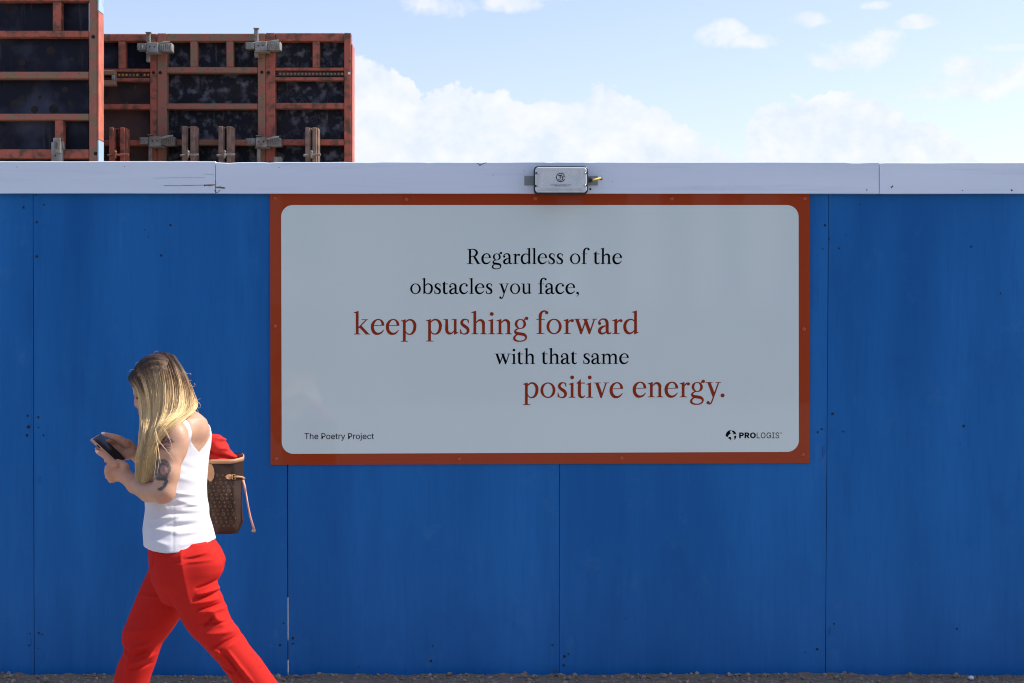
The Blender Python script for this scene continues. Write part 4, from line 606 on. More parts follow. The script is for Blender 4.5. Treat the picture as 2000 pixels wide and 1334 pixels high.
# brick-pattern lens relief and rib rows, each a small raised lozenge
x0, x1, z0, z1 = A[0]+.030, B[0]-.026, B[2]+.026, A[2]-.022
mb = MB(); rows, cols = 8, 13; ch, cw = (z1-z0)/rows, (x1-x0)/cols; yc = yl-.0062
for r_ in range(rows):
    for c_ in range(cols):
        cx_ = x0+cw*(c_+.5+(.5 if r_ % 2 else 0)); cz_ = z0+ch*(r_+.5)
        if cx_+cw/2 > x1+.001: continue
        hw, hh = cw*.46, ch*.42; mb.add([(cx_-hw,yc,cz_-hh),(cx_+hw,yc,cz_-hh),(cx_+hw,yc,cz_+hh),(cx_-hw,yc,cz_+hh),(cx_,yc-.0016,cz_)], [(0,1,4),(1,2,4),(2,3,4),(3,0,4)])
for i in range(64):
    xx = x0+(x1-x0)*i/63; mb.box((xx-.0006,yc-.0012,B[2]+.0125),(xx+.0006,yc+.0002,B[2]+.0215))
    mb.box((xx-.0005,yc-.0007,B[2]+.0235),(xx+.0005,yc+.0002,B[2]+.0245)); mb.box((xx-.0005,yc-.0007,A[2]-.020),(xx+.0005,yc+.0002,A[2]-.019))
for i in range(22):
    zz = z0+(z1-z0)*i/21; mb.box((A[0]+.0135,yc-.0008,zz-.0005),(A[0]+.0235,yc+.0002,zz+.0005)); mb.box((A[0]+.0255,yc-.0007,zz-.0005),(A[0]+.0265,yc+.0002,zz+.0005))
mb.build('lens_relief', m_dif, lm, kind='stuff')
s0 = None
for (px, py) in ((1050.5,338.3),(1049.8,363.2),(1142.8,338.3),(1142.3,362.6)):
    q = P(px, py, yl-.0065)
    MB().box((q[0]+(-.011 if px < 1100 else 0), yl-.0068, q[2]-.0042), (q[0]+(0 if px < 1100 else .011), yl-.0062, q[2]+.0042)).build('clip', m_gask, lm)
    MB().dome((q[0], yl-.007, q[2]), .0052, .003, n=12).build('screw', m_scr, lm, smooth=True)
# emblem: open ring with T and J, then two lines of fine print
mb = MB(); ye = yc-.0022; ec = P(1095, 346.5, ye); R0, R1 = .0202, .0172
angs = np.radians(np.linspace(28, 338, 34))
mb.add([(ec[0]+r*math.cos(a_), ye, ec[2]+r*math.sin(a_)) for a_ in angs for r in (R0, R1)], [(2*k,2*k+2,2*k+3,2*k+1) for k in range(33)])
q_ = lambda x0,x1,z0,z1,d=0: mb.add([(ec[0]+x0,ye-d,ec[2]+z0),(ec[0]+x1,ye-d,ec[2]+z0),(ec[0]+x1,ye-d,ec[2]+z1),(ec[0]+x0,ye-d,ec[2]+z1)],[(0,1,2,3)])
q_(-.0105,.0065,.0075,.0108); q_(-.0035,-.0002,-.0055,.0076,.0001); q_(.004,.0205,.0015,.0042); q_(.0078,.0108,-.0065,.0016,.0001)
aj = np.radians(np.linspace(0, -170, 14)); mb.add([(ec[0]+.0000+r*math.cos(a_), ye-.0002, ec[2]-.0055+r*.75*math.sin(a_)) for a_ in aj for r in (.0108,.0080)], [(2*k,2*k+2,2*k+3,2*k+1) for k in range(13)])
mb.build('emblem', m_ink, lm)
mb = MB()
for (pa, pb, py, h_) in ((1075,1116,361.0,.8),(1083,1108,363.2,.7)):
    x = pa
    while x < pb:
        l = random.uniform(.5, 1.3); a = P(x, py-h_/2, ye); b = P(x+l, py+h_/2, ye); mb.box((a[0],ye-.0001,b[2]),(b[0],ye+.0003,a[2])); x += l+.45
mb.build('fine_print', m_ink, lm)
g = P(1152.5, 351.5, -.075); MB().tube([(g[0]-.008,-.075,g[2]),(g[0]+.004,-.075,g[2]),(g[0]+.005,-.075,g[2]),(g[0]+.010,-.075,g[2])], [.0125,.0125,.009,.009], 14).build('cable_gland', m_bk, lm, smooth=False)
c_ = [P(1155,351.5,-.075),P(1161,351,-.072),P(1167,349.3,-.06),P(1172,347.8,-.045),P(1174.5,348.3,-.034)]
MB().tube(c_, .0044, 8).build('cable', m_cab, lm, smooth=True)
e = P(1174.5,349,-.033); MB().dome((e[0],-.0305,e[2]), .0062, .004, n=10).build('cable_entry', m_bk, lm)

# ---------------------------------------------------------------- formwork behind the hoarding
YA, YB = 4.9, 6.4
GRP = 'rusty red formwork panels'
def bar(name, x0, y0, x1, y1, yf, dep, m, par, bev=.004):
    a, b = P(x0, y0, yf), P(x1, y1, yf); return MB().box((a[0], yf, b[2]), (b[0], yf+dep, a[2]), bev).build(name, m, par)
def hole(px, py, yf, r, par, m=m_dark):
    x, _, z = P(px, py, yf); MB().add([(x+r*math.cos(k*math.pi/6), yf-.0015, z+r*math.sin(k*math.pi/6)) for k in range(12)], [tuple(range(12))]).build('tie_hole', m, par)
BOT = 1000
# big left panel
fa = empty('formwork_panel', P(60, 1000, YA), 'tall rusty formwork panel cut off by the left photo edge', 'formwork panel', GRP)
bar('stile', 174, -120, 190, BOT, YA, .12, m_rustg, fa)
bar('stile', -460, -120, -440, BOT, YA, .12, m_rustg, fa)
for (t0, b0) in ((-100,-84),(-20,2),(60,72),(140,153),(222,234),(291.5,309),(375,388),(455,468),(540,553)):
    bar('rib', -439.5, t0, 173.5, b0, YA+.004, .095, random.choice([m_rust, m_rust, m_rustg]), fa)
for (x0, t0, b0) in ((103,2.3,59.7),(107,234.3,291.2),(-180,2.3,59.7),(-180,234.3,291.2),(103,-83.5,-20.5)):
    bar('strut', x0, t0, x0+16, b0, YA+.006, .09, m_rust, fa)
bar('face_sheet', -438, -118, 173, BOT, YA+.103, .018, m_ply, fa)
# outer face of the end stile: salmon, pale blue near its ends
xe = P(190, 0, YA)[0]
for nm, t0, b0, mm in (('end_plate', 22, 272, m_pinkedge), ('end_plate', 273, 420, m_lightblue), ('end_plate', -118, 21, m_lightblue)):
    z0, z1 = P(0, b0, YA)[2], P(0, t0, YA)[2]; MB().box((xe+.0015, YA-.004, z0), (xe+.012, YA+.155, z1), .002).build(nm, mm, fa)
for (px, py) in ((182,72),(187,300),(182,-60)): hole(px, py, YA, .014, fa)
mbk = MB()
for (px, py, r) in ((99,99,8.5),(42,122,7.5),(140,116,5),(20,17,8),(105,213,9.5),(29,204,9),(68,214,7.5),(139,200,6.5),(45,190,5),(127,175,6),(78,190,3.5),(40,142,11),(155,112,0.1)):
    x, _, z = P(px, py, YA+.102); r = r/267; mbk.add([(x+r*math.cos(k*math.pi/8), YA+.1015, z+r*math.sin(k*math.pi/8)) for k in range(16)], [tuple(range(16))])
mbk.build('round_stain', mat('stain', (.006,.006,.008), .8, var=(.03,.022,.016), vscale=9), fa, kind='stuff')
def holes_strip(x0, x1, y, n, yf, par, pat):
    bar('perforated_strip', x0, y-5.5, x1, y+5.5, yf+.035, .02, m_plyb, par)
    for k in range(n):
        px = x0+(x1-x0)*(k+.5)/n; x, _, z = P(px, y, yf+.03); r = .0095; c = pat[k % len(pat)]
        MB().add([(x+r*math.cos(j*math.pi/4), yf+.033, z+r*math.sin(j*math.pi/4)) for j in range(8)], [tuple(range(8))]).build('slot', {'y': m_yel, 'g': m_grydisc, 'd': m_dark}[c], par)  # flat yellowish, grey and dark discs mark the strip's holes
fb = empty('formwork_panel', P(250, 1000, YB), 'narrow formwork panel partly hidden behind the tall left one', 'formwork panel', GRP)
bar('stile', 293, 65.6, 306, BOT, YB, .12, m_rust, fb); bar('stile', 95, 65.6, 108, BOT, YB, .12, m_rust, fb)
bar('rib', 108.3, 67, 292.7, 80, YB+.003, .1, m_rust, fb)
for (t0, b0) in ((134,140),(152,158.5),(203,213),(273.5,283.5),(345,355),(420,430)): bar('rib', 108.3, t0, 292.7, b0, YB+.004, .09, m_rust, fb)
bar('strut', 231, 80.3, 245, 133.7, YB+.006, .08, m_rust, fb)
bar('face_sheet', 108, 66, 293, 146, YB+.098, .018, m_ply, fb); bar('face_sheet', 108, 147, 293, BOT, YB+.098, .018, m_plyb, fb)
holes_strip(222, 293, 146, 10, YB, fb, 'yyyyggydyy')
hole(300, 142, YB, .013, fb)
bk = empty('formwork_bracket', P(210, 150, YB-.05), 'rusty channel bracket sticking out beside the tall left panel', 'bracket')
bar('channel', 150, 137, 224, 145.5, YB-.09, .085, m_rustg, bk); bar('channel', 150, 156.5, 224, 166, YB-.09, .085, m_rustg, bk); bar('end_plate', 218, 145.8, 224, 156.2, YB-.088, .08, m_galv, bk)
fc_ = empty('formwork_panel', P(412, 1000, YB), 'wide formwork panel between the two upright clamp columns', 'formwork panel', GRP)
bar('stile', 307, 64.8, 325, BOT, YB-.002, .12, m_rustg, fc_); bar('stile', 503.5, 64.8, 518.3, BOT, YB-.002, .12, m_rustg, fc_)
bar('rib', 325.3, 65.5, 503.2, 80, YB+.002, .1, m_rustg, fc_)
for (t0, b0) in ((131,142),(202,213),(272.5,283),(345,355),(420,430)): bar('rib', 325.3, t0, 503.2, b0, YB+.004, .09, m_rustg, fc_)
for x0 in (371.5, 442): bar('strut', x0, 80.3, x0+13.5, 130.7, YB+.006, .08, m_rustg, fc_)
bar('face_sheet', 325, 66, 504, BOT, YB+.098, .018, m_plyd, fc_)
hole(313, 142, YB-.002, .014, fc_); hole(511.5, 141, YB-.002, .014, fc_)
fd = empty('formwork_panel', P(602, 1000, YB), 'rightmost formwork panel with a bright red right edge', 'formwork panel', GRP)
bar('stile', 519, 64, 537, BOT, YB, .12, m_rust, fd); bar('stile', 672, 64, 685.5, BOT, YB, .12, m_rust, fd)
bar('rib', 537.3, 64.5, 671.7, 80, YB+.003, .1, m_rust, fd)
for (t0, b0) in ((132,137.5),(150.5,157),(201,212),(272,283),(345,355),(420,430)): bar('rib', 537.3, t0, 671.7, b0, YB+.004, .09, m_rust, fd)
bar('strut', 610.5, 80.3, 624, 131.7, YB+.006, .08, m_rust, fd)
bar('face_sheet', 537, 66, 672, BOT, YB+.098, .018, m_plyd, fd)
xe = P(685.5, 0, YB)[0]; z0, z1 = P(0, 700, YB)[2], P(0, 86, YB)[2]; MB().box((xe+.0015, YB+.004, z0), (xe+.012, YB+.20, z1), .002).build('end_plate', m_pinkedge, fd)
holes_strip(537, 672, 144, 19, YB, fd, 'dgggggggggggggggggy')
hole(524.5, 142, YB, .014, fd); hole(682, 143, YB, .011, fd, mat('sky_in_hole', (.8,.82,.85), .6))  # last one: pale disc painted as bright sky showing through the hole
def stamp(txt, px, py, size, ang, par):
    q, f = sans_outline(txt); q = q*size
    ca, sa = math.cos(math.radians(ang)), math.sin(math.radians(ang)); cx, _, cz = P(px, py, YB+.097)
    mobj('stamp', [(cx+a*ca-b*sa, YB+.0968, cz+a*sa+b*ca) for a, b in q], f, m_print, par)
for (px, py, s_, a_) in ((560,100,.09,35),(632,115,.09,-55),(577,190,.10,-50),(545,200,.09,30),(598,248,.11,24),(560,275,.09,35),(648,270,.09,25),(632,200,.08,35)): stamp('PERI', px, py, s_, a_, fd)
# alignment clamps
m_galvd = mat('clamp_dirty', (.34,.33,.28), .7, .2, var=(.20,.15,.11), vscale=20, rand=1, vdetail=9)
def clamp(x0, x1, yc_, vx0, vx1, vt, vb, label, mm=m_galv):
    e = empty('formwork_clamp', P((x0+x1)/2, yc_, YB-.06), label, 'clamp', 'formwork clamps over panel joints'); yf = YB-.115
    mid0, mid1 = x0+(x1-x0)*.27, x0+(x1-x0)*.60
    bar('jaw', x0, yc_-8, mid0-.5, yc_+5, yf+.02, .09, mm, e); bar('jaw', mid1+.5, yc_-8.5, x1, yc_+8, yf+.015, .095, mm, e)
    bar('body', mid0, yc_-9.5, mid1, yc_+9, yf, .112, mm, e)
    a, b = P(mid0-2, yc_+8.5, yf), P(mid1+5, yc_+11, yf); MB().box((a[0],yf+.01,b[2]),(b[0],yf+.1,a[2]-.002),.003).build('lip', mm, e)
    for k in range(6): # ribbed jaw
        xx = mid1+3+k*(x1-mid1-7)/5; bar('tooth', xx, yc_-6, xx+1.8, yc_+5, yf+.006, .012, mm, e, .001)
    for k in range(2):
        xx = x0+3+k*6; bar('tooth', xx, yc_-5, xx+1.8, yc_+3, yf+.012, .012, mm, e, .001)
    bar('wedge', vx0, vt, vx1, yc_-10, yf+.03, .03, m_galvd, e, .004); bar('wedge', vx0+.5, yc_+11.5, vx1-.5, vb, yf+.03, .03, m_galvd, e, .004)
    bar('wedge_head', vx0-1.5, vt-2, vx1+1.5, vt-.2, yf+.022, .045, m_galvd, e, .002)
    a = P(mid1, yc_-6, yf-.01); b = P(x1-4, yc_-11, yf-.01); MB().tube([a, ((a[0]+b[0])/2, a[1], (a[2]+b[2])/2+.004), b], [.007,.010,.007], 8).build('lever', m_galv, e)
    x, _, z = P((mid0+mid1)/2-5, yc_-1, yf)
    for dx in (0, 9/239): MB().add([(x+dx+.006*math.cos(k*math.pi/4), yf-.001, z+.006*math.sin(k*math.pi/4)) for k in range(8)], [tuple(range(8))]).build('pin_hole', m_dark, e)
clamp(267.5, 336, 92.5, 285, 293, 64, 121, 'upper left grey clamp poking above the panel top edge')
clamp(479.5, 548, 90, 496, 504, 56, 112, 'upper right grey clamp poking above the panel top edge')
clamp(272, 342, 276, 289, 297, 264, 325, 'lower left grey clamp just above the white top board', m_galvd)
clamp(480.5, 549, 278, 501, 509, 266, 325, 'lower right grey clamp just above the white top board', m_galvd)
e = empty('formwork_clamp', P(112, 290, YA-.05), 'upright grey clamp on the bottom rib of the tall left panel', 'clamp', 'formwork clamps over panel joints')
bar('body', 100, 277, 121, 330, YA-.05, .045, m_galv, e); bar('wedge', 103.5, 269, 118, 299, YA-.07, .018, m_galv, e); bar('jaw', 118.5, 276, 124, 292, YA-.048, .04, m_galvd, e)
for k in range(4): bar('tooth', 106+k*2.6, 276, 107.3+k*2.6, 290, YA-.076, .005, m_galvd, e, .001)
x, _, z = P(108, 304, YA-.051); MB().add([(x+.006*math.cos(k*math.pi/4), YA-.0515, z+.006*math.sin(k*math.pi/4)) for k in range(8)], [tuple(range(8))]).build('pin_hole', m_dark, e)
def waler(x0, x1, top, label, m1, m2, pin=1):
    e = empty('waler_bracket', P((x0+x1)/2, 300, YB-.1), label, 'bracket', 'upright double channel brackets'); yf = YB-.17
    for a in (x0, x1-8.5):
        bar('channel', a, top, a+8.5, 420, yf, .16, m1, e, .003); bar('flange', a+8.8, top+.5, a+12, 420, yf+.02, .13, m1, e, .002)
    bar('link', x0+8.8, top+2, x1-8.8, top+4, yf+.03, .08, m2, e, .002)
    a, b = P(x0-3, 303.5, yf-.04), P(x1+8 if pin else x1+3, 302, yf-.04); MB().tube([a, b], .0095, 10).build('pin', m2, e)
    c = P(x0+12, 297, yf-.045); d = P(x0+12, 309, yf-.045); MB().tube([c, d], [.011,.009], 8).build('nut', m2, e); MB().dome(P(x0+12,297,yf-.045), .014, .012).build('nut_cap', m2, e)
waler(213, 243, 249, 'red double channel bracket, leftmost of the four', m_rust, m_rust, 1)
m_brn = mat('brown_steel', (.17,.115,.085), .8, var=(.32,.20,.14), vscale=14, rand=1, vlo=.4, vhi=.6)
waler(355, 380, 246, 'brown double channel bracket, second from the left', m_brn, m_galvd)
waler(426.5, 451, 246.5, 'brown double channel bracket, third from the left', m_brn, m_galvd)
waler(596, 618.5, 249, 'brown double channel bracket on the rightmost panel', m_brn, m_galvd)
bar('timber_block', 534.5, 306, 550, 330, YB-.12, .1, m_galvd, None); tag(bpy.data.objects['timber_block'], 'small grey block peeking over the board below the right clamp', 'block')
# ---------------------------------------------------------------- walking woman
YW = -1.84
def Q(px, py, dy=0): return np.array(P(px, py, YW+dy))
class Field:
    def __init__(s, lo, hi, h):
        s.lo = np.array(lo, float); s.h = h; s.n = np.ceil((np.array(hi)-s.lo)/h).astype(int)+1
        s.F = np.full(s.n, .2, np.float32)
        s.ax = [(s.lo[i]+h*np.arange(s.n[i])).astype(np.float32) for i in range(3)]
    def sl(s, lo, hi):
        a = np.maximum(np.floor((np.array(lo)-s.lo)/s.h).astype(int), 0); b = np.minimum(np.ceil((np.array(hi)-s.lo)/s.h).astype(int)+1, s.n)
        if np.any(b <= a): return None
        return tuple(slice(a[i], b[i]) for i in range(3))
    def xyz(s, sl): return s.ax[0][sl[0]][:, None, None], s.ax[1][sl[1]][None, :, None], s.ax[2][sl[2]][None, None, :]
    def smin(s, sl, d, k):
        f = s.F[sl]
        if k <= 0: np.minimum(f, d, out=f); return
        hh = np.clip(.5+.5*(f-d)/k, 0, 1); s.F[sl] = f+(d-f)*hh-k*hh*(1-hh)
    def cone(s, a, b, ra, rb, k=.01, sub=False):
        a, b = np.array(a), np.array(b); m = max(ra, rb)+max(k, .004)*2+.01
        sl = s.sl(np.minimum(a, b)-m, np.maximum(a, b)+m)
        if sl is None: return s
        x, y, z = s.xyz(sl); d = b-a; L2 = float(d@d)+1e-9
        t = np.clip(((x-a[0])*d[0]+(y-a[1])*d[1]+(z-a[2])*d[2])/L2, 0, 1)
        r = ra+(rb-ra)*t
        q = np.sqrt((x-a[0]-t*d[0])**2+(y-a[1]-t*d[1])**2+(z-a[2]-t*d[2])**2)-r
        if sub: s.F[sl] = np.maximum(s.F[sl], -q)
        else: s.smin(sl, q, k)
        return s
    def chain(s, pts, rs, k=.01, k0=None):
        for i in range(len(pts)-1): s.cone(pts[i], pts[i+1], rs[i], rs[i+1], (k0 if k0 is not None and i == 0 else k))
        return s
    def ell(s, c, r, R=None, k=.01, sub=False):
        c = np.array(c); m = max(r)+max(k, .004)*2+.01; sl = s.sl(c-m, c+m)
        if sl is None: return s
        x, y, z = s.xyz(sl); x, y, z = x-c[0], y-c[1], z-c[2]
        if R is not None:
            R = np.array(R); x, y, z = [R[0][i]*x+R[1][i]*y+R[2][i]*z for i in range(3)]
        k0 = np.sqrt((x/r[0])**2+(y/r[1])**2+(z/r[2])**2); k1 = np.sqrt((x/r[0]**2)**2+(y/r[1]**2)**2+(z/r[2]**2)**2)+1e-6
        q = k0*(k0-1)/k1
        if sub: s.F[sl] = np.maximum(s.F[sl], -q)
        else: s.smin(sl, q, k)
        return s
    def column(s, keys, dy, ang=0, k=.015, grow=0, pw=2.0, dispf=None):
        """keys: (py, xl, xr, rv[, dyoffset]) silhouettes in the photo at depth YW+dy; ang turns the section about z"""
        z_ = np.array([Q(0, q[0], dy)[2] for q in keys]); cx_ = np.array([Q((q[1]+q[2])/2, 0, dy)[0] for q in keys])
        ex_ = np.array([(Q(q[2], 0, dy)[0]-Q(q[1], 0, dy)[0])/2 for q in keys]); rv_ = np.array([q[3] for q in keys]); oy_ = np.array([(q[4] if len(q) > 4 else 0) for q in keys])
        an_ = np.radians(np.array([(q[5] if len(q) > 5 else ang) for q in keys]))
        o = np.argsort(z_); z = s.ax[2]
        def it(v):
            t_ = np.interp(z, z_[o], v[o]); kk = max(1, int(.012/s.h)); ker = np.hanning(2*kk+3)[1:-1]; ker /= ker.sum()
            return np.convolve(np.pad(t_, kk, mode='edge'), ker, 'valid').astype(np.float32)
        cx, ex, rv, oy, an = it(cx_), it(ex_), it(rv_), it(oy_), it(an_)
        ru = np.sqrt(np.maximum(ex**2-(rv*np.sin(an))**2, .0004))/np.cos(an)
        s.tors = (z, cx, ru, rv, an, oy)
        x, y, zz = s.ax[0][:, None, None], s.ax[1][None, :, None], z[None, None, :]
        X = x-cx; Y = y-(YW+dy+oy)
        ub = (np.cos(an), np.sin(an)); u = X*np.cos(an)+Y*np.sin(an); v = -X*np.sin(an)+Y*np.cos(an)
        a, b = ru+grow, rv+grow
        if pw == 2: g = np.sqrt((u/a)**2+(v/b)**2)
        else: g = ((np.abs(u)/a)**pw+(np.abs(v)/b)**pw)**(1/pw)
        gr = np.sqrt((u/a**2)**2+(v/b**2)**2)/np.maximum(np.sqrt((u/a)**2+(v/b)**2), 1e-3)
        d = (g-1)/np.maximum(gr, 1)
        d = np.maximum(d, np.maximum(z_.min()-zz, zz-z_.max()))
        if dispf is not None: d = d-dispf(x, y, zz)
        s.smin((slice(None),)*3, d.astype(np.float32), k); s.uv = (u, v); return s
    def mesh(s):
        F, h = s.F, s.h; ins = F < 0; nx, ny, nz = [q-1 for q in F.shape]
        cnt = np.zeros((nx, ny, nz), np.int8)
        for a in (0, 1):
            for b in (0, 1):
                for c in (0, 1): cnt += ins[a:nx+a, b:ny+b, c:nz+c]
        act = (cnt > 0) & (cnt < 8); I = np.argwhere(act); idx = np.full((nx, ny, nz), -1, np.int32); idx[act] = np.arange(len(I))
        acc = np.zeros((len(I), 3)); num = np.zeros(len(I))
        cor = [(a, b, c) for a in (0, 1) for b in (0, 1) for c in (0, 1)]
        val = {c: F[I[:, 0]+c[0], I[:, 1]+c[1], I[:, 2]+c[2]] for c in cor}
        for p in cor:
            for ax in range(3):
                if p[ax]: continue
                q = list(p); q[ax] = 1; q = tuple(q); a, b = val[p], val[q]; m = (a < 0) != (b < 0)
                t = np.where(m, a/np.where(m, a-b, 1), 0); pt = np.tile(np.array(p, float), (len(I), 1)); pt[:, ax] += t
                acc += pt*m[:, None]; num += m
        V = (I+acc/num[:, None])*h+s.lo; faces = []
        for ax in range(3):
            o1, o2 = [(1, 2), (2, 0), (0, 1)][ax]
            sl0 = [slice(1, -1)]*3; sl0[ax] = slice(0, -1); sl1 = [slice(1, -1)]*3; sl1[ax] = slice(1, None)
            A, B = ins[tuple(sl0)], ins[tuple(sl1)]; 
            for flip, M in ((0, A & ~B), (1, ~A & B)):
                e = np.argwhere(M)
                if not len(e): continue
                e[:, o1] += 1; e[:, o2] += 1
                def at(d1, d2):
                    q = e.copy(); q[:, o1] -= d1; q[:, o2] -= d2; return idx[q[:, 0], q[:, 1], q[:, 2]]
                f = np.stack([at(1, 1), at(0, 1), at(0, 0), at(1, 0)], 1)
                faces.append(f[:, ::-1] if flip else f)
        Fc = np.vstack(faces); Fc = Fc[(Fc >= 0).all(1)]
        return V, Fc
def relax(V, F, it=2, w=.5):
    e = np.vstack([F[:, [0,1]], F[:, [1,2]], F[:, [2,3]], F[:, [3,0]]])
    for _ in range(it):
        acc = np.zeros_like(V); n = np.zeros(len(V))
        for a, b in ((0,1),(1,0)):
            np.add.at(acc, e[:, a], V[e[:, b]]); np.add.at(n, e[:, a], 1)
        V = V+(acc/np.maximum(n, 1)[:, None]-V)*w
    return V
def set_attr(o, name, colors):
    a = o.data.color_attributes.new(name, 'FLOAT_COLOR', 'POINT'); c = np.ones((len(o.data.vertices), 4), np.float32); c[:, :3] = colors
    a.data.foreach_set('color', c.reshape(-1))
def sstep(a, b, x): t = np.clip((x-a)/(b-a), 0, 1); return t*t*(3-2*t)

pe = empty('person', (P(350, 1200, YW)[0], YW, 0), 'blonde woman walking left in white top and red trousers, looking at phone', 'person')
m_skin = mat('skin', (.5,.3,.2), .48, attr='tint', sub=.12, bump=.0009, bscale=190, spec=.4)
m_top = mat('white_knit', (.69,.69,.70), .85, bump=.0004, bscale=420)
m_trou = mat('red_cloth', (.54,.020,.014), .85, bump=.0004, bscale=400, spec=.12)
m_hair = mat('hair', (.4,.28,.15), .42, attr='tint', spec=.35)
m_nail = mat('nail_polish', (.82,.78,.74), .25)
m_shoe = mat('shoe_white', (.75,.74,.71), .5); m_sole = mat('shoe_sole', (.7,.69,.66), .7)

# ---- torso silhouettes: py, left, right, half width, dy offset, turn
TORSO = [(822,338,401,.075,0,-24),(835,322,405.5,.115,0,-24),(850,308,408,.135,0,-24),(870,296,406.5,.145,0,-24),(890,287,403,.15,0,-24),(920,280,401,.148,0,-22),(950,283,400,.138,0,-20),
         (975,286,402,.130,0,-18),(992,287,406,.130,0,-17),(1008,285,406,.135,0,-16),(1030,283,412,.154,0,-14),(1055,286,417.5,.172,0,-12),(1085,287,423,.182,0,-10)]
LS, RS = Q(336,850,-.150), Q(372,850,.150)
def girdle(f, g=0, k=.02):
    f.cone(Q(366,836,0), LS+[0,.01,.004], .052+g, .046+g, k); f.cone(Q(366,836,0), RS, .052+g, .044+g, k)
    f.ell(Q(371,838,0), (.060+g,.075+g,.060+g), None, k)

# ---- body (one continuous mesh: head, neck, torso, arms, hands)
B = Field([-1.475, YW-.30, Q(0,1075,0)[2]], [-1.0, YW+.27, Q(0,682,.1)[2]], .0036)
B.column([(a,b+(7 if a > 930 else 2),c-(7 if a > 930 else 2),d-(.020 if a > 930 else .004),*r) for a,b,c,d,*r in TORSO if a < 1050], 0, k=.01); girdle(B)
B.chain([Q(362,838,0), Q(340,812,0), Q(322,790,0)], [.058,.052,.05], .02)
Rh = Matrix.Rotation(math.radians(-22), 3, 'Y')
B.ell(Q(309,753,0), (.088,.073,.104), Rh, .012)          # skull
B.ell(Q(300,783,0), (.056,.056,.072), None, .02)         # face
B.ell(Q(292,815,0), (.032,.030,.026), None, .02)         # chin
B.chain([Q(270.5,766,0), Q(267.5,786,0), Q(268,791.5,0)], [.0075,.0075,.0085], .010)   # nose
for s_ in (-1, 1):
    B.ell(Q(270.5,792.5,.010*s_), (.007,.006,.006), None, .005)
    B.ell(Q(266.5,768,.026*s_), (.010,.020,.006), None, .009)      # brow ridge
    B.ell(Q(273,777.5,.032*s_), (.012,.015,.010), None, -1, sub=True)
    B.ell(Q(276.5,777.5,.031*s_), (.0125,.0125,.0125), None, .003)
    B.ell(Q(281,793,.040*s_), (.022,.02,.02), None, .02)           # cheek
    B.ell(Q(318,782,.076*s_), (.010,.008,.022), None, .006)        # ear
    B.ell(Q(274.5,803,.012*s_), (.009,.014,.0045), None, .006); B.ell(Q(276,808.5,.010*s_), (.009,.013,.005), None, .006)
# near (left) arm
B.chain([LS, Q(331.5,890,-.185), Q(326.5,925,-.203), Q(319.5,961,-.212)], [.049,.0435,.0405,.0385], .012, .022)
B.ell(Q(342,866,-.170), (.045,.040,.06), None, .02)
B.chain([Q(319.5,961,-.212), Q(290,960,-.165), Q(264,947,-.105), Q(243.5,930,-.062)], [.0385,.0345,.0285,.0235], .010)
# near hand
B.chain([Q(244,929,-.062), Q(231,922,-.048)], [.0245,.025], .01)
B.ell(Q(229,921.5,-.046), (.030,.022,.033), None, .012)
for kn, pts, rs in (('index', [(226,907,-.066),(214,900,-.070),(203,889.5,-.068),(191,883,-.064)], [.0135,.0110,.0095,.0078]),
                    ('middle', [(222,909,-.062),(211,913,-.066),(209,921,-.058),(216,922,-.048)], [.0125,.0115,.010,.009]),
                    ('ring', [(221,918,-.060),(210.5,924,-.064),(211,931,-.056),(218,931,-.047)], [.0125,.0115,.0098,.009]),
                    ('little', [(225,928,-.058),(216,932.5,-.061),(216,938.5,-.054),(223,938,-.046)], [.012,.0105,.009,.008])):
    B.chain([Q(*p) for p in pts], rs, .0012, .0035)
B.chain([Q(240,924,-.070), Q(245,911,-.072), Q(238,905,-.062), Q(229,901,-.052)], [.0145,.0130,.011,.0085], .004, .01)
# far (right) arm and hand holding the phone
B.chain([RS, Q(345,900,.20), Q(322,950,.21)], [.048,.044,.040], .012, .02)
B.chain([Q(322,950,.21), Q(292,912,.13), Q(268,888,.065)], [.040,.032,.0245], .01)
B.chain([Q(268,887,.065), Q(252,878,.045)], [.0245,.023], .01)
B.ell(Q(244,876,.036), (.037,.017,.034), Matrix.Rotation(math.radians(-28),3,'Y'), .012)
B.ell(Q(252,888,.026), (.028,.015,.016), Matrix.Rotation(math.radians(-28),3,'Y'), .01)
for pts, rs in (([(246,867,.022),(231,857,.010),(217,852.5,.002),(203,848,-.006)], [.0165,.0138,.0115,.0085]),
                ([(236,868,.040),(222,863,.034),(208,864,.022),(200,867,.012)], [.0125,.0105,.009,.0075]),
                ([(232,876,.044),(214,876,.040),(197,880,.020),(189,877,-.002)], [.0125,.0105,.009,.0075]),
                ([(233,884,.042),(219,889,.036),(208,896,.018),(207,900,.0)], [.012,.010,.0085,.0072]),
                ([(238,891,.038),(228,899,.032),(219,904,.018),(212,903,.004)], [.011,.0092,.008,.007])):
    B.chain([Q(*p) for p in pts], rs, .0012, .0035)
V, F_ = B.mesh(); V = relax(V, F_, 1, .3)
body = mobj('body', V, F_, m_skin, pe, smooth=True)
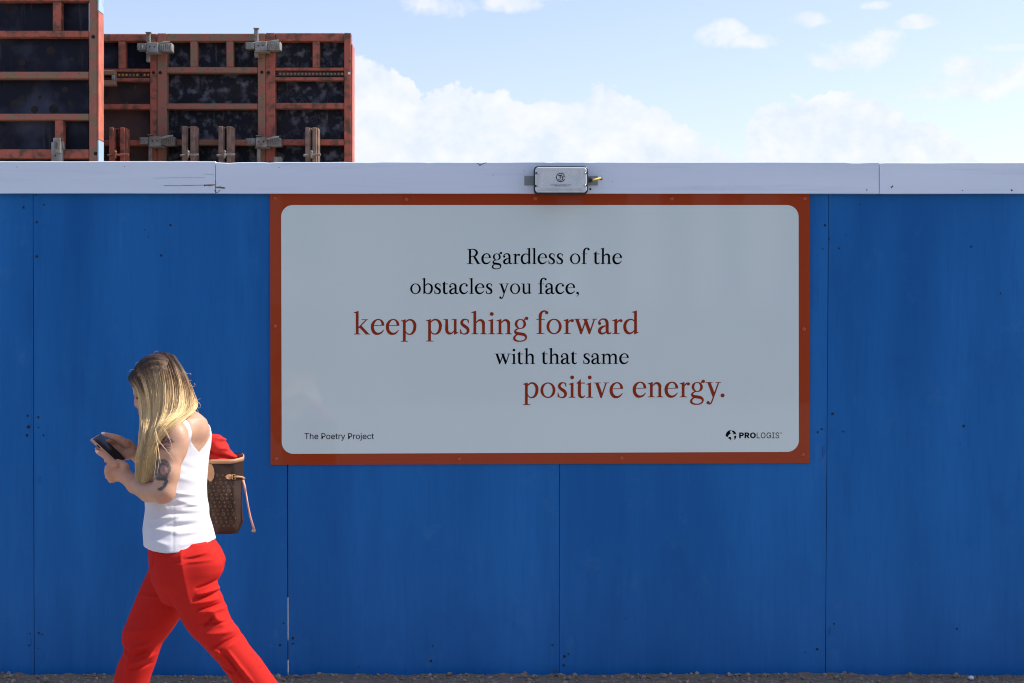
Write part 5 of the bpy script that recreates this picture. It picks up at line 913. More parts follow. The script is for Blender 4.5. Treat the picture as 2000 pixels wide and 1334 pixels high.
# pigment: skin tone, blush, lips, brow, and the two tattoos on the upper arm (flat print)
dist = V[:, 1]-CAMY; px = 1000+V[:, 0]*FP/dist; py = 667+(EYE-V[:, 2])*FP/dist; near = V[:, 1] < YW-.13
nz = fbm(V[:, 0]*30, V[:, 1]*30, V[:, 2]*30, 4)
tint = np.array([.57,.325,.200])*(1+.14*nz[:, None])*(1+np.array([.0,.10,.14])*fbm(V[:, 0]*90, V[:, 1]*90, V[:, 2]*90, 3)[:, None])
red = np.exp(-(((px-322)/14)**2+((py-975)/14)**2))*near*.6+np.exp(-(((px-190)/7)**2+((py-881)/6)**2))*.5+np.exp(-(((px-205)/8)**2+((py-849)/5)**2))*.6
hands = (px < 262)
tint = tint*(1-.5*np.clip(red, 0, 1)[:, None]*np.array([.1,.5,.5]))
tint[hands] *= np.array([1.12,1.0,.95])
lips = np.exp(-(((px-272)/5)**2+((py-805)/4)**2)); tint = tint*(1-lips[:, None])+np.array([.40,.12,.10])*lips[:, None]
def seg(ax_, ay, bx, by):
    t = np.clip(((px-ax_)*(bx-ax_)+(py-ay)*(by-ay))/((bx-ax_)**2+(by-ay)**2), 0, 1); return np.hypot(px-ax_-t*(bx-ax_), py-ay-t*(by-ay))
def poly_d(pts): return np.min([seg(*pts[i], *pts[i+1]) for i in range(len(pts)-1)], axis=0)
ink = np.zeros(len(V))
def stroke_ink(pts, w_, a):
    global ink
    ink = np.maximum(ink, a*sstep(w_+.7, w_-.5, poly_d(pts)+.6*fbm(px*.35, py*.35, 0*px, 3)))
ring_c = (313.5, 914); rr_ = np.hypot((px-ring_c[0])/1.0, (py-ring_c[1])/1.12)
th = np.arctan2(-(py-ring_c[1]), px-ring_c[0])
rr_ = np.hypot(px-316, (py-915)/1.1); cres = sstep(18.5, 17, rr_+1.2*fbm(px*.4, py*.4, 0*px, 3))*sstep(.85, 1.1, np.hypot((px-320)/7.5, (py-918)/9.5))*(.80+.35*fbm(px*.45, py*.45, 0*px, 3))
cres = np.clip(cres, 0, 1)
ink = np.maximum(ink, cres*.92)
inside = sstep(12.5, 9.5, np.hypot(px-317, py-916)); purple = inside*.75*(.8+fbm(px*.12, py*.12, 0*px, 3))
stroke_ink([(306,934),(314,936),(321,936),(326,940),(323,947),(318,953),(311,956)], 3.0, .9)
stroke_ink([(326,926),(325,936),(321,946)], 2.0, .85); stroke_ink([(303,924),(307,933),(300,937)], 1.2, .6)
for pts in ([(309,859),(314,855),(322,854),(330,857),(336,860)], [(311,863),(318,865),(326,863)], [(309,868),(316,871),(324,872),(331,871)], [(308,862),(313,859),(321,859)], [(316,875),(323,879),(331,881)], [(313,866),(316,863)], [(326,857),(333,864),(341,862)], [(320,872),(326,876),(333,877)], [(326,861),(330,866)]): stroke_ink(pts, .9, .9)
blush = 1.0*sstep(19, 8, np.hypot((px-318)/1.2, (py-866)*1.15))*(.75+1.2*fbm(px*.1, py*.1, 0*px+3, 3))
vis = near.astype(float)
tint = tint*(1-(np.clip(blush, 0, .8)*vis)[:, None]*np.array([.35,.62,.55]))
tint = tint*(1-(np.clip(purple, 0, .8)*vis)[:, None]*np.array([.75,.9,.55]))
inkc = np.array([.028,.040,.050])+np.array([.05,.10,.09])*np.clip(fbm(px*.55, py*.55, 0*px, 2)*2.2, 0, 1)[:, None]
k_ = (ink*vis)[:, None]; tint = tint*(1-k_)+inkc*k_
set_attr(body, 'tint', np.clip(tint, .005, .9))
# nails
def nail(a, b, r): MB().tube([Q(*a), Q(*[(a[i]+b[i])/2 for i in range(3)]), Q(*b)], [r, r*.9, r*.25], 8).build('fingernail', m_nail, pe, smooth=True)
nail((193,883.6,-.067), (186,880.6,-.066), .0058); nail((205,848,-.008), (197.5,845.2,-.009), .0062)
# eyes: lid line and lashes
for s_ in (-1, 1):
    MB().tube([Q(268.2,777,.020*s_), Q(268.3,779.4,.030*s_), Q(271.5,779.6,.040*s_), Q(275.5,778,.046*s_)], [.0014,.0024,.0026,.0014], 6).build('eyelashes', m_dark, pe)
    MB().tube([Q(264.6,766,.012*s_), Q(264.8,764.8,.028*s_), Q(269,765.5,.044*s_)], [.0012,.0022,.0012], 6).build('eyebrow', mat('brow', (.12,.07,.04), .7), pe)

# ---- fold lines helper: list of (x0,y0,x1,y1,width_px,height_m) evaluated in photo px at depth dy
def folds(segs, dy, side=-1, amp=1.35, nar=.85):
    def fn(x, y, z):
        d = YW+dy-CAMY; px_ = 1000+x*FP/d; py_ = 667+(EYE-z)*FP/d; px_, py_ = np.broadcast_arrays(px_[:, 0, :], py_[:, 0, :])
        out = np.zeros(px_.shape, np.float32)
        for (x0, y0, x1, y1, w_, h_) in segs:
            L2 = (x1-x0)**2+(y1-y0)**2; t_ = ((px_-x0)*(x1-x0)+(py_-y0)*(y1-y0))/L2; tc_ = np.clip(t_, 0, 1)
            dd = np.hypot(px_-x0-tc_*(x1-x0), py_-y0-tc_*(y1-y0)); out += amp*h_*(np.exp(-(dd/(w_*nar))**2) if w_ > 0 else np.exp(dd/w_))*np.sin(np.pi*np.clip(tc_*.9+.05, 0, 1))**.5
        msk = 1/(1+np.exp((y-(YW+dy))/.03)) if side else 1.0
        r = out[:, None, :]*msk
        return r
    return fn
# ---- tank top
T = Field(Q(268,1100,0)*[1,0,1]+[0,YW-.25,0], [-1.0, YW+.25, Q(0,800,0)[2]], .0034)
tf = [(345,962,402,972,4,.006),(330,985,404,980,4,-.004),(352,978,408,996,5,.008),(318,1000,402,1006,4,-.005),(300,1014,352,1007,5,.005),(345,1016,408,1014,5,.006),(330,1026,412,1024,4,-.006),(296,1030,350,1036,5,.005),
      (350,1040,412,1036,5,.005),(345,930,400,948,7,.004),(350,905,396,930,6,-.003),(333,900,345,960,6,.003),(341,985,346,1078,2.5,-.0012),(300,1052,335,1060,6,.004),(360,1062,412,1046,4,.003),(310,960,330,1000,6,.003),(398,985,409,1000,6,.006),(360,992,398,990,3,-.005)]
T.column([(a,b,c,d,*r) for a,b,c,d,*r in TORSO]+[(1092,287,424,.186,0,-10)], 0, k=.001, dispf=folds(tf, -.1, amp=1.7, nar=.8)); girdle(T, .0045)
x, y, z = T.ax[0][:, None, None], T.ax[1][None, :, None], T.ax[2][None, None, :]
tz, tcx, tru, trv, tan, _ = T.tors; u, v = T.uv
pyz = 667+(EYE-T.ax[2])*FP/6.07
vo = np.interp(pyz, [800,828,852,876,890,900,907,912], [.124,.124,.124,.119,.119,.127,.150,.30])[None, None, :]
vi = np.interp(pyz, [800,820,834,858,870,886,888], [.088,.087,.083,.068,.041,.0,-1])[None, None, :]
vf = np.interp(pyz, [800,830,870,886,892], [.100,.095,.075,.0,-1])[None, None, :]
av = np.abs(v); cutA = av-vo
cutN = np.where(u > 0, vi-av, vf-av)
G = np.maximum(T.F, np.maximum(cutA, cutN))
# hem: slopes up to the back (photo px 1071 at the front, 1080 at the side, 1053 at the back)
pxx = 1000+T.ax[0]*FP/6.03; hem = np.interp(pxx, [280,300,330,350,380,400,418,430], [1070,1076,1079.5,1079,1070,1062,1053,1050])
zh = EYE-(hem-667)*np.interp(hem, [1050,1060,1076], [6.15,6.08,6.01])/FP; G = np.maximum(G, zh[:, None, None]-z)
T.F = G.astype(np.float32); V, F_ = T.mesh(); V = relax(V, F_, 1, .3); mobj('tank_top', V, F_, m_top, pe, smooth=True)

# ---- trousers
R_ = Field((-1.47, YW-.24, .03), (Q(680,0,0)[0], YW+.24, Q(0,1040,0)[2]), .0036)
pf = [(425,1131,392,1143,3,-.008),(434,1146,395,1155,4,.008),(428,1153,388,1163,3,-.007),(432,1165,385,1172,5,.007),(434,1176,392,1184,3,-.007),(444,1184,398,1190,5,.006),(420,1190,442,1212,9,.008),(425,1196,405,1216,4,-.006),
      (450,1210,392,1213,3,-.005),(466,1226,410,1232,6,.006),(472,1236,420,1258,4,-.006),(460,1250,430,1270,6,.006),(425,1290,470,1310,3,-.005),(440,1262,490,1330,3.0,-.006),(452,1262,500,1325,4,.006),(422,1262,445,1268,4,.005),
      (366,1086,412,1082,3,-.003),(370,1092,420,1090,3,.003),(345,1100,372,1094,3,.003),(360,1062,370,1125,-9,.0060),(370,1125,384,1190,-9,.0060),(384,1190,414,1252,-8,.0050),(414,1252,476,1340,-8,.0045),(308,1080,300,1110,2,-.003),(345,1210,352,1206,4,-.003),(330,1150,352,1204,5,-.003),(425,1070,372,1084,3,.003)]
qf = [(238,1235,300,1215,6,.004),(300,1250,262,1262,4,.007),(296,1262,270,1275,4,-.007),(305,1275,266,1290,5,.007),(300,1290,262,1300,4,-.005),(270,1158,330,1160,2,.003),(300,1190,250,1215,5,-.004),(240,1262,262,1270,5,-.006),(262,1230,310,1222,6,.003),(262,1260,250,1334,4,.005)]
R_.column([(1035,296,408,.145,0,-12),(1050,296,411,.152,0,-12),(1062,295,419,.160,0,-12),(1076,294,429,.170,0,-10),(1095,295,437,.176,0,-8),(1118,296,433.5,.176,0,-6),(1134,300,424,.170,0,-4),(1150,305,410,.14,0,0),(1175,318,395,.11,0,0)], 0, k=.001, dispf=folds(pf, -.085, amp=1.9, nar=.8))
LG = [(1062,330,405,.04),(1078,312,424,.072),(1100,304,436,.088),(1118,308,433.5,.09),(1133,314,424.5,.09),(1145,319,426,.09),(1163,329,433,.09),(1184,341,442,.09),(1206,352,449,.088),(1227,365,464,.086),(1240,375,474,.084),(1261,399,487,.082),(1290,425,511,.078),(1322,449,533,.074),(1345,466,549,.072),(1420,520,600,.066),(1500,570,644,.062),(1512,576,652,.062)]
R_.column(LG, -.085, k=.022, dispf=folds(pf, -.085, amp=1.9, nar=.8))
RG = [(1062,320,390,.04),(1078,302,398,.075),(1097,298,400,.088),(1136,279.5,398,.088),(1155,271.5,388,.088),(1180,261,372,.088),(1206,250,352,.085),(1227,242,339,.082),(1242,239.5,328,.08),(1256,239,317,.078),(1275,242,310,.076),(1293,232,305,.076),(1317,225,296,.074),(1334,222,291,.072),(1420,212,280,.066),(1512,205,268,.062),(1530,204,266,.062)]
R_.column(RG, .085, k=.010, dispf=folds(qf, .085, amp=2.0, nar=.85))
V, F_ = R_.mesh(); V = relax(V, F_, 1, .2)
wr = fbm(V[:, 0]*9, V[:, 1]*9, V[:, 2]*14, 3)*.0025; mobj('trousers', V+np.stack([wr, wr*0, wr], 1), F_, m_trou, pe, smooth=True)
# fly seam at the front
MB().tube([Q(293.5,1078,-.03), Q(298,1096,-.035), Q(302,1110,-.035)], .0022, 6).build('pocket_seam', m_trou, pe)
# ---- ankles and shoes (below the frame)
for nm, (ax_, ay, dy), toe, heelz in (('l', (620,1500,-.085), (-.10,-.04), .0), ('r', (236,1515,.085), (-.19,.0), 0)):
    c = Q(ax_, ay, dy); sh = Field(c+[-.26,-.07,-.16], c+[.12,.07,.12], .006)
    h_ = c.copy(); h_[2] = max(.06, c[2]-.05) if nm == 'r' else .10
    t_ = h_+[-.17, 0, 0]; t_[2] = .035 if nm == 'l' else .08
    sh.cone(h_+[.02,0,0], h_+[-.06,0,0], .038, .038, .02); sh.cone(h_+[-.06,0,0], t_, .036, .028, .03); sh.cone(h_, c, .036, .034, .02)
    V, F_ = sh.mesh(); mobj('shoe', V, F_, m_shoe, pe, smooth=True)
    MB().tube([h_+[.03,0,-.034], h_+[-.07,0,-.034], t_+[0,0,-.026]], [.03,.03,.024], 10).build('sole', m_sole, pe, smooth=True)

# ---- hair
HB = Field(Q(240,950,0)*[1,0,1]+[0,YW-.27,0], Q(400,670,0)*[1,0,1]+[0,YW+.22,0], .004)
HB.ell(Q(311,752,0), (.089,.0745,.102), Rh, .01)
HB.chain([Q(335,755,0), Q(350,782,.0), Q(362,800,-.005)], [.050,.044,.020], .02)
HB.chain([Q(301,768,-.038), Q(297,808,-.042), Q(291,850,-.092), Q(283,890,-.126), Q(280,912,-.134)], [.035,.026,.020,.016,.010], .02)
HB.chain([Q(345,788,-.020), Q(326,812,-.090), Q(303,850,-.140), Q(289,885,-.150)], [.034,.022,.015,.010], .02)
HB.chain([Q(345,790,.030), Q(330,820,.085), Q(308,850,.10)], [.040,.028,.012], .02)
fx = HB.ax[0][:, None, None]; fz = HB.ax[2][None, None, :]; fy = HB.ax[1][None, :, None]
pxg = 1000+fx*FP/6.12; pyg = 667+(EYE-fz)*FP/6.12
face_cut = np.maximum(276.5-pxg, 0)*0+((np.interp(pyg[0, 0], [700,735,745,770,830,850], [240,251,268,281,280,240])[None, None, :])-pxg)/560
HB.F = np.maximum(HB.F, (face_cut-np.maximum(0, -(fy-YW)-.055)*0).astype(np.float32))
V, F_ = HB.mesh(); V = relax(V, F_, 1)
def hair_col(px_, py_, t_, r1, r2):
    """brown at the parting and crown, honey in the lengths, pale at the ends; r1, r2 random per strand"""
    dark = np.array([.045,.021,.010]); mid = np.array([.32,.175,.075]); lite = np.array([.95,.70,.34])
    g = sstep(.0, .60, t_+(r1-.5)*.42*sstep(0, .3, t_)); c = dark+(mid-dark)*sstep(0, .40, g)[..., None]; c = c+(lite-c)*sstep(.35, .95, g+(r2-.5)*.5)[..., None]
    return c
hb = mobj('hair_base', V, F_, m_hair, pe, smooth=True)
d_ = V[:, 1]-CAMY; py = 667+(EYE-V[:, 2])*FP/d_; set_attr(hb, 'tint', .62*hair_col(0, 0, np.clip((py-700)/190, 0, 1), .5+0*py, .45+0*py))
# guides for the near side: u 0 (face) .. 1 (nape); rows of (px, py, dy)
GD = [(0.0,  [(251,737,-.004),(256,748,-.050),(268,768,-.078),(275,800,-.088),(273,850,-.135),(270,895,-.165),(267,930,-.170)]),
      (0.2,  [(266,718,0),(268,738,-.056),(278,768,-.082),(284,805,-.092),(281,850,-.150),(276,895,-.180),(273,935,-.182)]),
      (0.4,  [(284,700,0),(290,728,-.062),(298,768,-.088),(300,810,-.102),(293,852,-.165),(285,897,-.192),(280,939,-.190)]),
      (0.6,  [(303,691,0),(316,722,-.064),(322,765,-.088),(318,806,-.118),(303,846,-.185),(292,893,-.200),(288,936,-.196)]),
      (0.8,  [(322,690,0),(342,722,-.056),(351,765,-.076),(345,803,-.120),(318,836,-.195),(299,880,-.208),(294,925,-.202)]),
      (0.93, [(335,694,0),(357,728,-.034),(370,768,-.050),(368,800,-.092),(336,829,-.190),(306,865,-.214),(298,915,-.208)]),
      (1.0,  [(340,697,0),(361,730,-.004),(376,770,-.012),(381,797,-.040),(348,826,-.175),(311,856,-.214),(301,905,-.210)])]
GU = np.array([g[0] for g in GD]); GP = np.array([g[1] for g in GD], float)
def strands(n, umin, umax, far=False, lenj=.12, thick=.0010, spread=1.0, name='hair_strands', inner=False):
    M = 24; uu = RNG.uniform(umin, umax, n); base = np.empty((n, 7, 3))
    for i in range(7):
        for j in range(3): base[:, i, j] = np.interp(uu, GU, GP[:, i, j])
    # clump: strands share a lock offset
    lock = np.floor(uu*34).astype(int); rl = np.random.default_rng(3).normal(size=(80, 7, 3))
    w_ = np.array([0,.35,.8,1.2,1.7,2.2,2.8]); base += rl[lock+5]*w_[None, :, None]*np.array([.75,.6,.0012])*spread
    base += RNG.normal(size=(n, 1, 3))*np.array([.9,.8,.0015])+RNG.normal(size=(n, 7, 3))*w_[None, :, None]*np.array([.75,.6,.0016])*spread
    base[:, 6, 1] += RNG.uniform(-40, 5, n)*(RNG.random(n) < .75)
    lay = RNG.uniform(0, 1, n)**1.5; base[:, 1:, 2] += (lay*.016)[:, None]
    W_ = np.empty_like(base); sg_ = 1
    if far: base[:, :, 2] = -base[:, :, 2]*np.array([1,1,1,1,.9,.75,.7])
    for i in range(7):
        d = YW+base[:, i, 2]-CAMY; W_[:, i, 0] = (base[:, i, 0]-1000)*d/FP; W_[:, i, 1] = YW+base[:, i, 2]; W_[:, i, 2] = EYE-(base[:, i, 1]-667)*d/FP
    pd = np.concatenate([2*W_[:, :1]-W_[:, 1:2], W_, 2*W_[:, -1:]-W_[:, -2:-1]], 1); tt = np.linspace(0, 5.9999, M); seg_ = tt.astype(int); f = (tt-seg_)[None, :, None]
    p0, p1, p2, p3 = [pd[:, seg_+k] for k in range(4)]
    C = .5*((2*p1)+(-p0+p2)*f+(2*p0-5*p1+4*p2-p3)*f*f+(-p0+3*p1-3*p2+p3)*f**3)
    # keep the strands outside the skull
    ctr = Q(312,750,0); rad = np.array([.094,.079,.108]); Rm = np.array(Rh); rel = (C-ctr)@Rm; g = np.linalg.norm(rel/rad, axis=2)
    push = np.where(g < 1.0, 1.0/np.maximum(g, .3), 1)[..., None]; push = np.where((tt < 3.2)[None, :, None], push, 1); C = ctr+(rel*push)@Rm.T+0
    taper = np.interp(tt, [0,.6,4.2,6], [.9,1,.95,.25])*thick
    T_ = np.gradient(C, axis=1); T_ /= np.linalg.norm(T_, axis=2, keepdims=True)+1e-9
    up = np.cross(T_, np.array([0, 1., 0])); up /= np.linalg.norm(up, axis=2, keepdims=True)+1e-9; sd2 = np.cross(T_, up)
    Vv = np.empty((n, M, 3, 3))
    for k in range(3):
        a_ = 2*math.pi*k/3; Vv[:, :, k] = C+(up*math.cos(a_)+sd2*math.sin(a_))*taper[None, :, None]*(RNG.uniform(.6, 1.25, (n, 1, 1)))
    i0 = (np.arange(n)[:, None, None]*M*3+np.arange(M-1)[None, :, None]*3); k = np.arange(3)[None, None, :]
    Fs = np.stack([i0+k, i0+(k+1) % 3, i0+3+(k+1) % 3, i0+3+k], -1).reshape(-1, 4)
    o = mobj(name, Vv.reshape(-1, 3), Fs, m_hair, pe, smooth=True, kind='stuff')
    rl1 = np.random.default_rng(9).random(80)[lock+5]; r1 = .55*rl1+.45*RNG.random(n); r2 = .5*np.random.default_rng(10).random(80)[lock+5]+.5*RNG.random(n)
    t_ = (tt/6)[None, :]+0*r1[:, None]; t_ = np.maximum(t_*1.40-.06, 0)
    lb = np.random.default_rng(21).random(80)[lock+5]; c = hair_col(0, 0, t_, r1[:, None], r2[:, None])*(.75+.5*RNG.random((n, 1, 1)))*(.72+.38*sstep(.1, .6, lb))[:, None, None]; set_attr(o, 'tint', np.repeat(c.reshape(-1, 3), 3, axis=0)); return o
strands(9500, 0, 1, thick=.00066); strands(2600, .7, 1, thick=.0007); strands(2000, 0, 1, far=True, thick=.0009)
# loose single locks over the arm and flyaways
def loose(pts, r, t0=.8):
    q = cr_spline([(p[0], p[1], p[2]*1000) for p in pts], 8); C = [Q(a, b, c/1000) for a, b, c in q]; n = len(C)
    mb = MB().tube(C, [r*min(1, 6*(1-i/(n-1))+.25) for i in range(n)], 4, cap=False); o = mb.build('loose_lock', m_hair, pe, smooth=True)
    tv = np.repeat(np.linspace(t0, 1, n), 4); set_attr(o, 'tint', hair_col(0, 0, tv, .5+0*tv, .6+0*tv))
for k in range(3):
    j = k*1.4; loose([(303+j*.4,838,-.205),(307+j,858,-.236),(318+j*.6,872,-.246),(330+j*.3,886,-.247),(341-j*.8,898+j*.4,-.245)], .0006)
for k in range(3): loose([(311+k,828,-.205),(322+k*1.2,842,-.215),(331+k*.5,858,-.238),(338-k*.6,876+k*2,-.240)], .0005)
for pts in ([(304,850,-.2),(309,875,-.235),(311,895,-.248),(307,925,-.25)], [(300,860,-.2),(305,880,-.23),(304,905,-.245),(300,935,-.24)], [(301,845,-.2),(306,862,-.228),(310,885,-.243),(314,905,-.25)]): loose(pts, .0008)
for pts in ([(360,725,-.02),(366,730,-.02),(372,729,-.02),(373,733,-.02)], [(371,752,-.02),(378,755,-.02),(381,752,-.02),(379,748,-.02)], [(379,780,-.03),(388,786,-.02),(392,793,-.02),(388,797,-.02),(381,793,-.02)], [(379,786,-.02),(386,781,-.02),(392,778,-.02)],
            [(300,690,0),(304,686,0),(310,686,0)], [(262,722,-.02),(256,722,-.02),(252,727,-.01)], [(275,706,-.01),(268,708,-.01),(264,712,-.01)], [(366,740,0),(370,743,0),(375,742,0)], [(382,795,-.03),(388,806,.0),(391,818,.02)]): loose(pts, .0005)

# ---- phone
ph = empty('phone', Q(208,879,-.02), 'dark screened phone in a peach case held in both hands', 'phone')
Ld = (Q(237.5,904.5,-.02)-Q(184.5,855.5,-.02)); Ln = np.linalg.norm(Ld); Ld /= Ln
N0 = np.array([-Ld[2], 0, Ld[0]]); N0 = N0 if N0[2] > 0 else -N0
Nn = math.cos(math.radians(13))*N0+math.sin(math.radians(13))*np.array([0,-1,0]); Wd = np.cross(Ld, Nn); Wd /= np.linalg.norm(Wd)
pc = Q(211.5,878.5,-.012)
def pbox(cx, cy, cz, a, b, c, bev, name, m):
    mb = MB().box((-a/2,-b/2,-c/2),(a/2,b/2,c/2), bev); mb.v = [tuple(pc+Ld*(q[0]+cx)+Wd*(q[1]+cy)+Nn*(q[2]+cz)) for q in mb.v]; return mb.build(name, m, ph)
m_case = mat('case_peach', (.62,.33,.20), .4); m_scrn = mat('phone_screen', (.006,.008,.014), .35, spec=.25)
pbox(0,0,0, Ln,.072,.0105,.0022,'case', m_case); pbox(0,0,.0056, Ln-.006,.067,.0012,.0003,'screen', m_scrn)
mid_ = 1 if Wd[1] < 0 else -1
pbox(-Ln*.22,mid_*.0362,0, .014,.0012,.005,.0004,'button', m_dark); pbox(-Ln*.5+.004,mid_*.030,-.0, .009,.010,.0112,.002,'case_corner', mat('case_metal', (.5,.5,.6), .3, .6))
pbox(Ln*.5-.002,0,.003, .003,.066,.006,.0008,'charm_edge', mat('case_metal_end', (.6,.62,.68), .25, .7))

# ---- tote bag on the far shoulder
bg_ = empty('tote_bag', Q(432,1040,.14), 'brown monogram tote with tan leather trim hanging behind her back', 'bag')
m_can = mat('monogram_canvas', (.034,.016,.009), .5, spec=.25, bump=.0004, bscale=300, var=(.052,.026,.015), vscale=14)
m_lea = mat('tan_leather', (.56,.30,.14), .55, var=(.48,.24,.11), vscale=30); m_lin = mat('bag_lining', (.32,.07,.05), .8); m_mono = mat('monogram_ochre', (.12,.068,.024), .6)
m_brass = mat('brass', (.65,.45,.2), .3, .9); m_pinkl = mat('lace_leather', (.72,.36,.25), .5)
# footprint corner path, near face first: px at top and bottom of the bag
NR = 14
def bag_ring(t, ins=0):
    """t 0 top .. 1 bottom; closed outline of the bag, n points"""
    pyT = 899+t*144; xl = 372+t*16; xr = np.interp(t, [0,.15,.5,.78,.86,1], [476.5,475,474,476,478,466]); xe = np.interp(t, [0,.3,.7,1], [455,452,459,462])
    dn, df = np.interp(t, [0,.5,1], [.125,.105,.112]), np.interp(t, [0,.5,1], [.270,.275,.260])
    up_ = (1-sstep(0, .35, np.array(t)))*.022
    def pt(px_, dy, dz): q = Q(px_, pyT, dy); q[2] += dz; return q
    pn = 5-t*2.5 ; A_ = pt(xl, dn, 0); Bm = pt((xl+xe)/2, dn-.014, 0); C_ = pt(xe, dn+.004, 0); E = pt(xr, dn+.040, up_*.45); G_ = pt(xr-1.5, df-.02, up_); H_ = pt(xe-10, df, up_*1.2); I_ = pt(xl+6, df, up_)
    ctrl = [A_, Bm, C_, E, G_, H_, I_]; out = []; m = len(ctrl)
    c = sum(ctrl)/m
    for i in range(m):
        p0, p1, p2, p3 = ctrl[i-1], ctrl[i], ctrl[(i+1) % m], ctrl[(i+2) % m]
        for k_ in range(7):
            f = k_/7; out.append(.5*((2*p1)+(-p0+p2)*f*.8+(2*p0-5*p1+4*p2-p3)*f*f+(-p0+3*p1-3*p2+p3)*f**3)) if False else out.append(p1+(p2-p1)*f+0)
    a = np.array(out); 
    for _ in range(3): a = (a+np.roll(a, 1, 0)*.5+np.roll(a, -1, 0)*.5)/2
    if t > .75: a[:, 2] += .020*(t-.75)/.25*np.clip((a[:, 0]-Q(440,0,0)[0])/.06, 0, 1)
    wob = (.007*fbm(a[:, 0]*16, a[:, 1]*10, a[:, 2]*8, 2)+.010*np.exp(-((a[:, 0]-Q(451-6*t,0,.12)[0])/.010)**2)*(a[:, 1] < YW+.19)*math.sin(math.pi*min(t*1.1, 1)))*(t > .05); a[:, 1] += wob; a[:, 0] += wob*.6
    if ins: a = a+(c-a)*ins/np.linalg.norm(c-a, axis=1)[:, None]*[1,1,0]
    return a
rings = [bag_ring(i/(NR-1)) for i in range(NR)]; n = len(rings[0]); V = np.vstack(rings); F_ = [(i*n+k, i*n+(k+1)%n, (i+1)*n+(k+1)%n, (i+1)*n+k) for i in range(NR-1) for k in range(n)]+[tuple((NR-1)*n+k for k in range(n))]
mobj('bag_body', V, F_, m_can, bg_, smooth=True)
inn = [bag_ring(0, .004)]+[bag_ring(i/(NR-1), .006) for i in range(0, 8)]; V2 = np.vstack(inn); F2 = [(i*n+(k+1)%n, i*n+k, (i+1)*n+k, (i+1)*n+(k+1)%n) for i in range(len(inn)-1) for k in range(n)]+[tuple(8*n+k for k in range(n))[::-1]]
mobj('lining', V2, F2, m_lin, bg_, smooth=True)
r0 = bag_ring(0); r1 = bag_ring(.045); mb = MB(); c0 = r0.mean(0)
oo = lambda a: a+(a-c0)*[1,1,0]/np.linalg.norm((a-c0)*[1,1,0], axis=1)[:, None]*.0022
vv = np.vstack([r0+(c0-r0)*.02*[1,1,0]+[0,0,.003], oo(r0)+[0,0,.0025], oo(r1), r1]); mb.add(vv, [(j*n+k, j*n+(k+1)%n, (j+1)*n+(k+1)%n, (j+1)*n+k) for j in range(3) for k in range(n)]); mb.build('rim_trim', m_lea, bg_, smooth=True)
def on_face(px_, py_, lift=.0022):
    """point of the bag's near side seen at a photo pixel"""
    t = (py_-899)/144; rg = bag_ring(float(np.clip(t, 0, 1))); x = (px_-1000)*(rg[:, 1]-CAMY)/FP; 
    d = np.abs(rg[:, 0]-x)+np.where(rg[:, 1] > YW+.19, 9, 0); i = int(np.argmin(d)); best = None
    for j in (i-1, i):
        a, b = rg[j % n], rg[(j+1) % n]; xx = (px_-1000)*(a[1]-CAMY)/FP
        if (a[0]-xx)*(b[0]-xx) <= 0 and abs(b[0]-a[0]) > 1e-6: f = (xx-a[0])/(b[0]-a[0]); best = a+(b-a)*f; break
    if best is None: best = rg[i]
    d_ = best[1]-lift-CAMY; return np.array([(px_-1000)*d_/FP, best[1]-lift, EYE-(py_-667)*d_/FP])
def tongue(pts, name, m, lift=.004, par=bg_):
    o = [on_face(a, b, lift) for a, b in pts]; k = len(o); back = [q+[0,.003,0] for q in o]
    MB().add(o+back, [tuple(range(k))]+[(i, k+i, k+(i+1)%k, (i+1)%k) for i in range(k)]).build(name, m, par)
tongue([(403.5,905),(413.5,907),(417,915),(418.5,925),(417,934),(412.5,940.5),(409,940),(404,934),(401,926)], 'handle_tab', m_lea)
MB().tube([Q(406.5,908,.118), Q(405,890,.112), Q(403,868,.115), Q(401,845,.150), Q(394,828,.19), Q(376,822,.21)], [.0058]*6, 8).build('handle', m_lea, bg_, smooth=True)
MB().tube([Q(412,893,.262), Q(409,865,.225), Q(400,840,.20), Q(388,828,.19), Q(372,828,.19)], [.006]*5, 8).build('handle', m_lea, bg_, smooth=True)
tongue([(440,931),(443,927.5),(449,926.5),(454,928),(454,935),(448,936.5),(443,935.5)], 'strap_tab', m_lea, .003)
mbq = MB(); q = [on_face(a, b, .006) for a, b in ((454,927),(459,927),(459,936),(454,936))]
mbq.tube(q+[q[0]], .0014, 6).build('buckle', m_brass, bg_)
x_ = [on_face(457,931.5,.005), on_face(465,931,.006), Q(473,932,.150), Q(477,934.5,.17)]; MB().tube(x_, [.0042,.0042,.0042,.004], 6).build('cinch_strap', m_lea, bg_, smooth=True)
MB().tube([Q(474,938,.16), Q(477.5,950,.155), Q(480,962,.15)], [.0062,.0055,.004], 6).build('lace_loop', m_pinkl, bg_, smooth=True)
MB().tube([Q(480,960,.15), Q(484,985,.145), Q(489,1010,.145), Q(496,1033,.145)], [.0030,.0034,.0038,.0040], 6).build('lace', m_pinkl, bg_, smooth=True)
MB().tube([Q(492,1036,.145), Q(499,1036.5,.145)], [.006,.0055], 8).build('lace_end', m_brass, bg_)
MB().dome(Q(446.5,931.8,.10), .0028, .002).build('stud', m_brass, bg_)
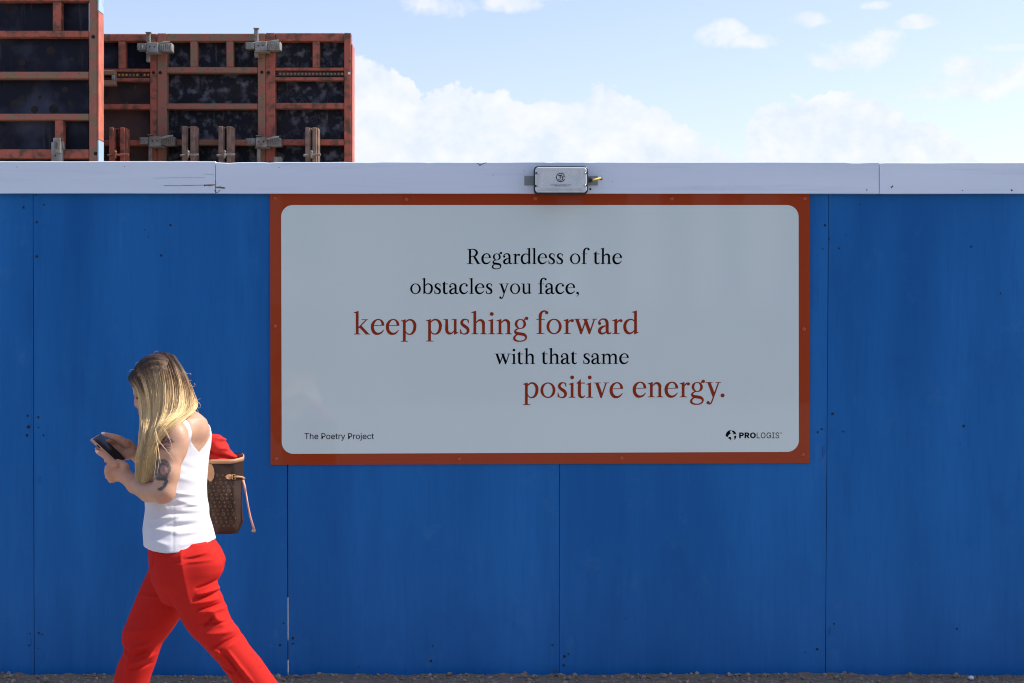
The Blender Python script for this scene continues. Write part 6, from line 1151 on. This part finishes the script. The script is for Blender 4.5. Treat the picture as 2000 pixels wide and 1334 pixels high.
# monogram print: four-petal flowers, ringed flowers, lozenges and the two-letter cipher, printed flat on the canvas
mm = MB()
def prt(pts, faces): mm.add([on_face(a, b, .0013) for a, b in pts], faces)
def flower(cx, cy, r):
    p = [(cx, cy)]
    for k in range(8): a = k*math.pi/4; rr = r if k % 2 == 0 else r*.30; p.append((cx+rr*math.cos(a), cy+rr*math.sin(a)))
    prt(p, [(0, 1+k, 1+(k+1)%8) for k in range(8)])
def ringp(cx, cy, r, nn=10, wd=.28, sq=False):
    p = []
    for k in range(nn): a = 2*math.pi*k/nn; p += [(cx+r*math.cos(a), cy+r*math.sin(a)), (cx+r*(1-wd)*math.cos(a), cy+r*(1-wd)*math.sin(a))]
    prt(p, [(2*k, 2*((k+1)%nn), 2*((k+1)%nn)+1, 2*k+1) for k in range(nn)])
def ln(a, b, c, d, w_):
    l = math.hypot(c-a, d-b); nx_, ny_ = -(d-b)/l*w_/2, (c-a)/l*w_/2; prt([(a+nx_,b+ny_),(c+nx_,d+ny_),(c-nx_,d-ny_),(a-nx_,b-ny_)], [(0,1,2,3)])
def cipher(cx, cy):
    ln(cx-3,cy-3,cx-1.2,cy+3,1.0); ln(cx-2,cy+3,cx+1.5,cy+3,.8); ln(cx-.6,cy-3.4,cx+1.2,cy+2,1.0); ln(cx+3.2,cy-3.4,cx+1.2,cy+2,.7)
for r_ in range(8):
    for c_ in range(6):
        cx = 396+c_*9.7+(4.8 if r_ % 2 else 0)+r_*1.2; cy = 928+r_*15.2-c_*.4*0
        xe_ = 468 if cy < 1015 else 464
        if cx > xe_ or cy > 1030 or (cx < 420 and cy < 943) or (cx > 437 and 922 < cy < 940): continue
        kind = (r_*2+c_*3) % 4
        if kind in (0, 2): flower(cx, cy, 3.6)
        elif kind == 1: cipher(cx, cy)
        else: ringp(cx, cy, 3.8); flower(cx, cy, 2.2)
        if cy+7.6 < 1028 and cx+4.8 < xe_: flower(cx+4.8, cy+7.6, 3.3) if kind != 2 else ringp(cx+4.8, cy+7.6, 3.4, 4, .3)
mm.build('monogram_print', m_mono, bg_, kind='stuff')
# ---- coral cardigan stuffed into the bag
cs = Field(Q(392,925,.05)-[.01,.02,.02], Q(470,840,.30)+[.01,.02,.02], .0038)
cs.ell(Q(424,873,.165), (.042,.05,.042), None, .01); cs.ell(Q(412,866,.17), (.032,.05,.033), None, .01); cs.ell(Q(434,897,.175), (.055,.045,.034), None, .010); cs.ell(Q(412,897,.155), (.040,.035,.042), None, .01)
x, y, z = cs.ax[0][:, None, None], cs.ax[1][None, :, None], cs.ax[2][None, None, :]; pxg = 1000+x*FP/6.3; pyg = 667+(EYE-z)*FP/6.3
wv = vnoise(x*16+3, y*10, z*34)+.5*vnoise(x*34, y*20, z*70); cs.F = (cs.F-.016*(.25-np.abs(wv)*1.5)+.010*np.exp(-((pyg-886-.35*(pxg-420))/3.2)**2)).astype(np.float32)
V, F_ = cs.mesh(); V = relax(V, F_, 2, .4); cg = mobj('cardigan', V, F_, mat('coral_cloth', (.58,.030,.022), .85, spec=.15), None, smooth=True)
tag(cg, 'coral red garment stuffed in the open top of the brown tote', 'cardigan')
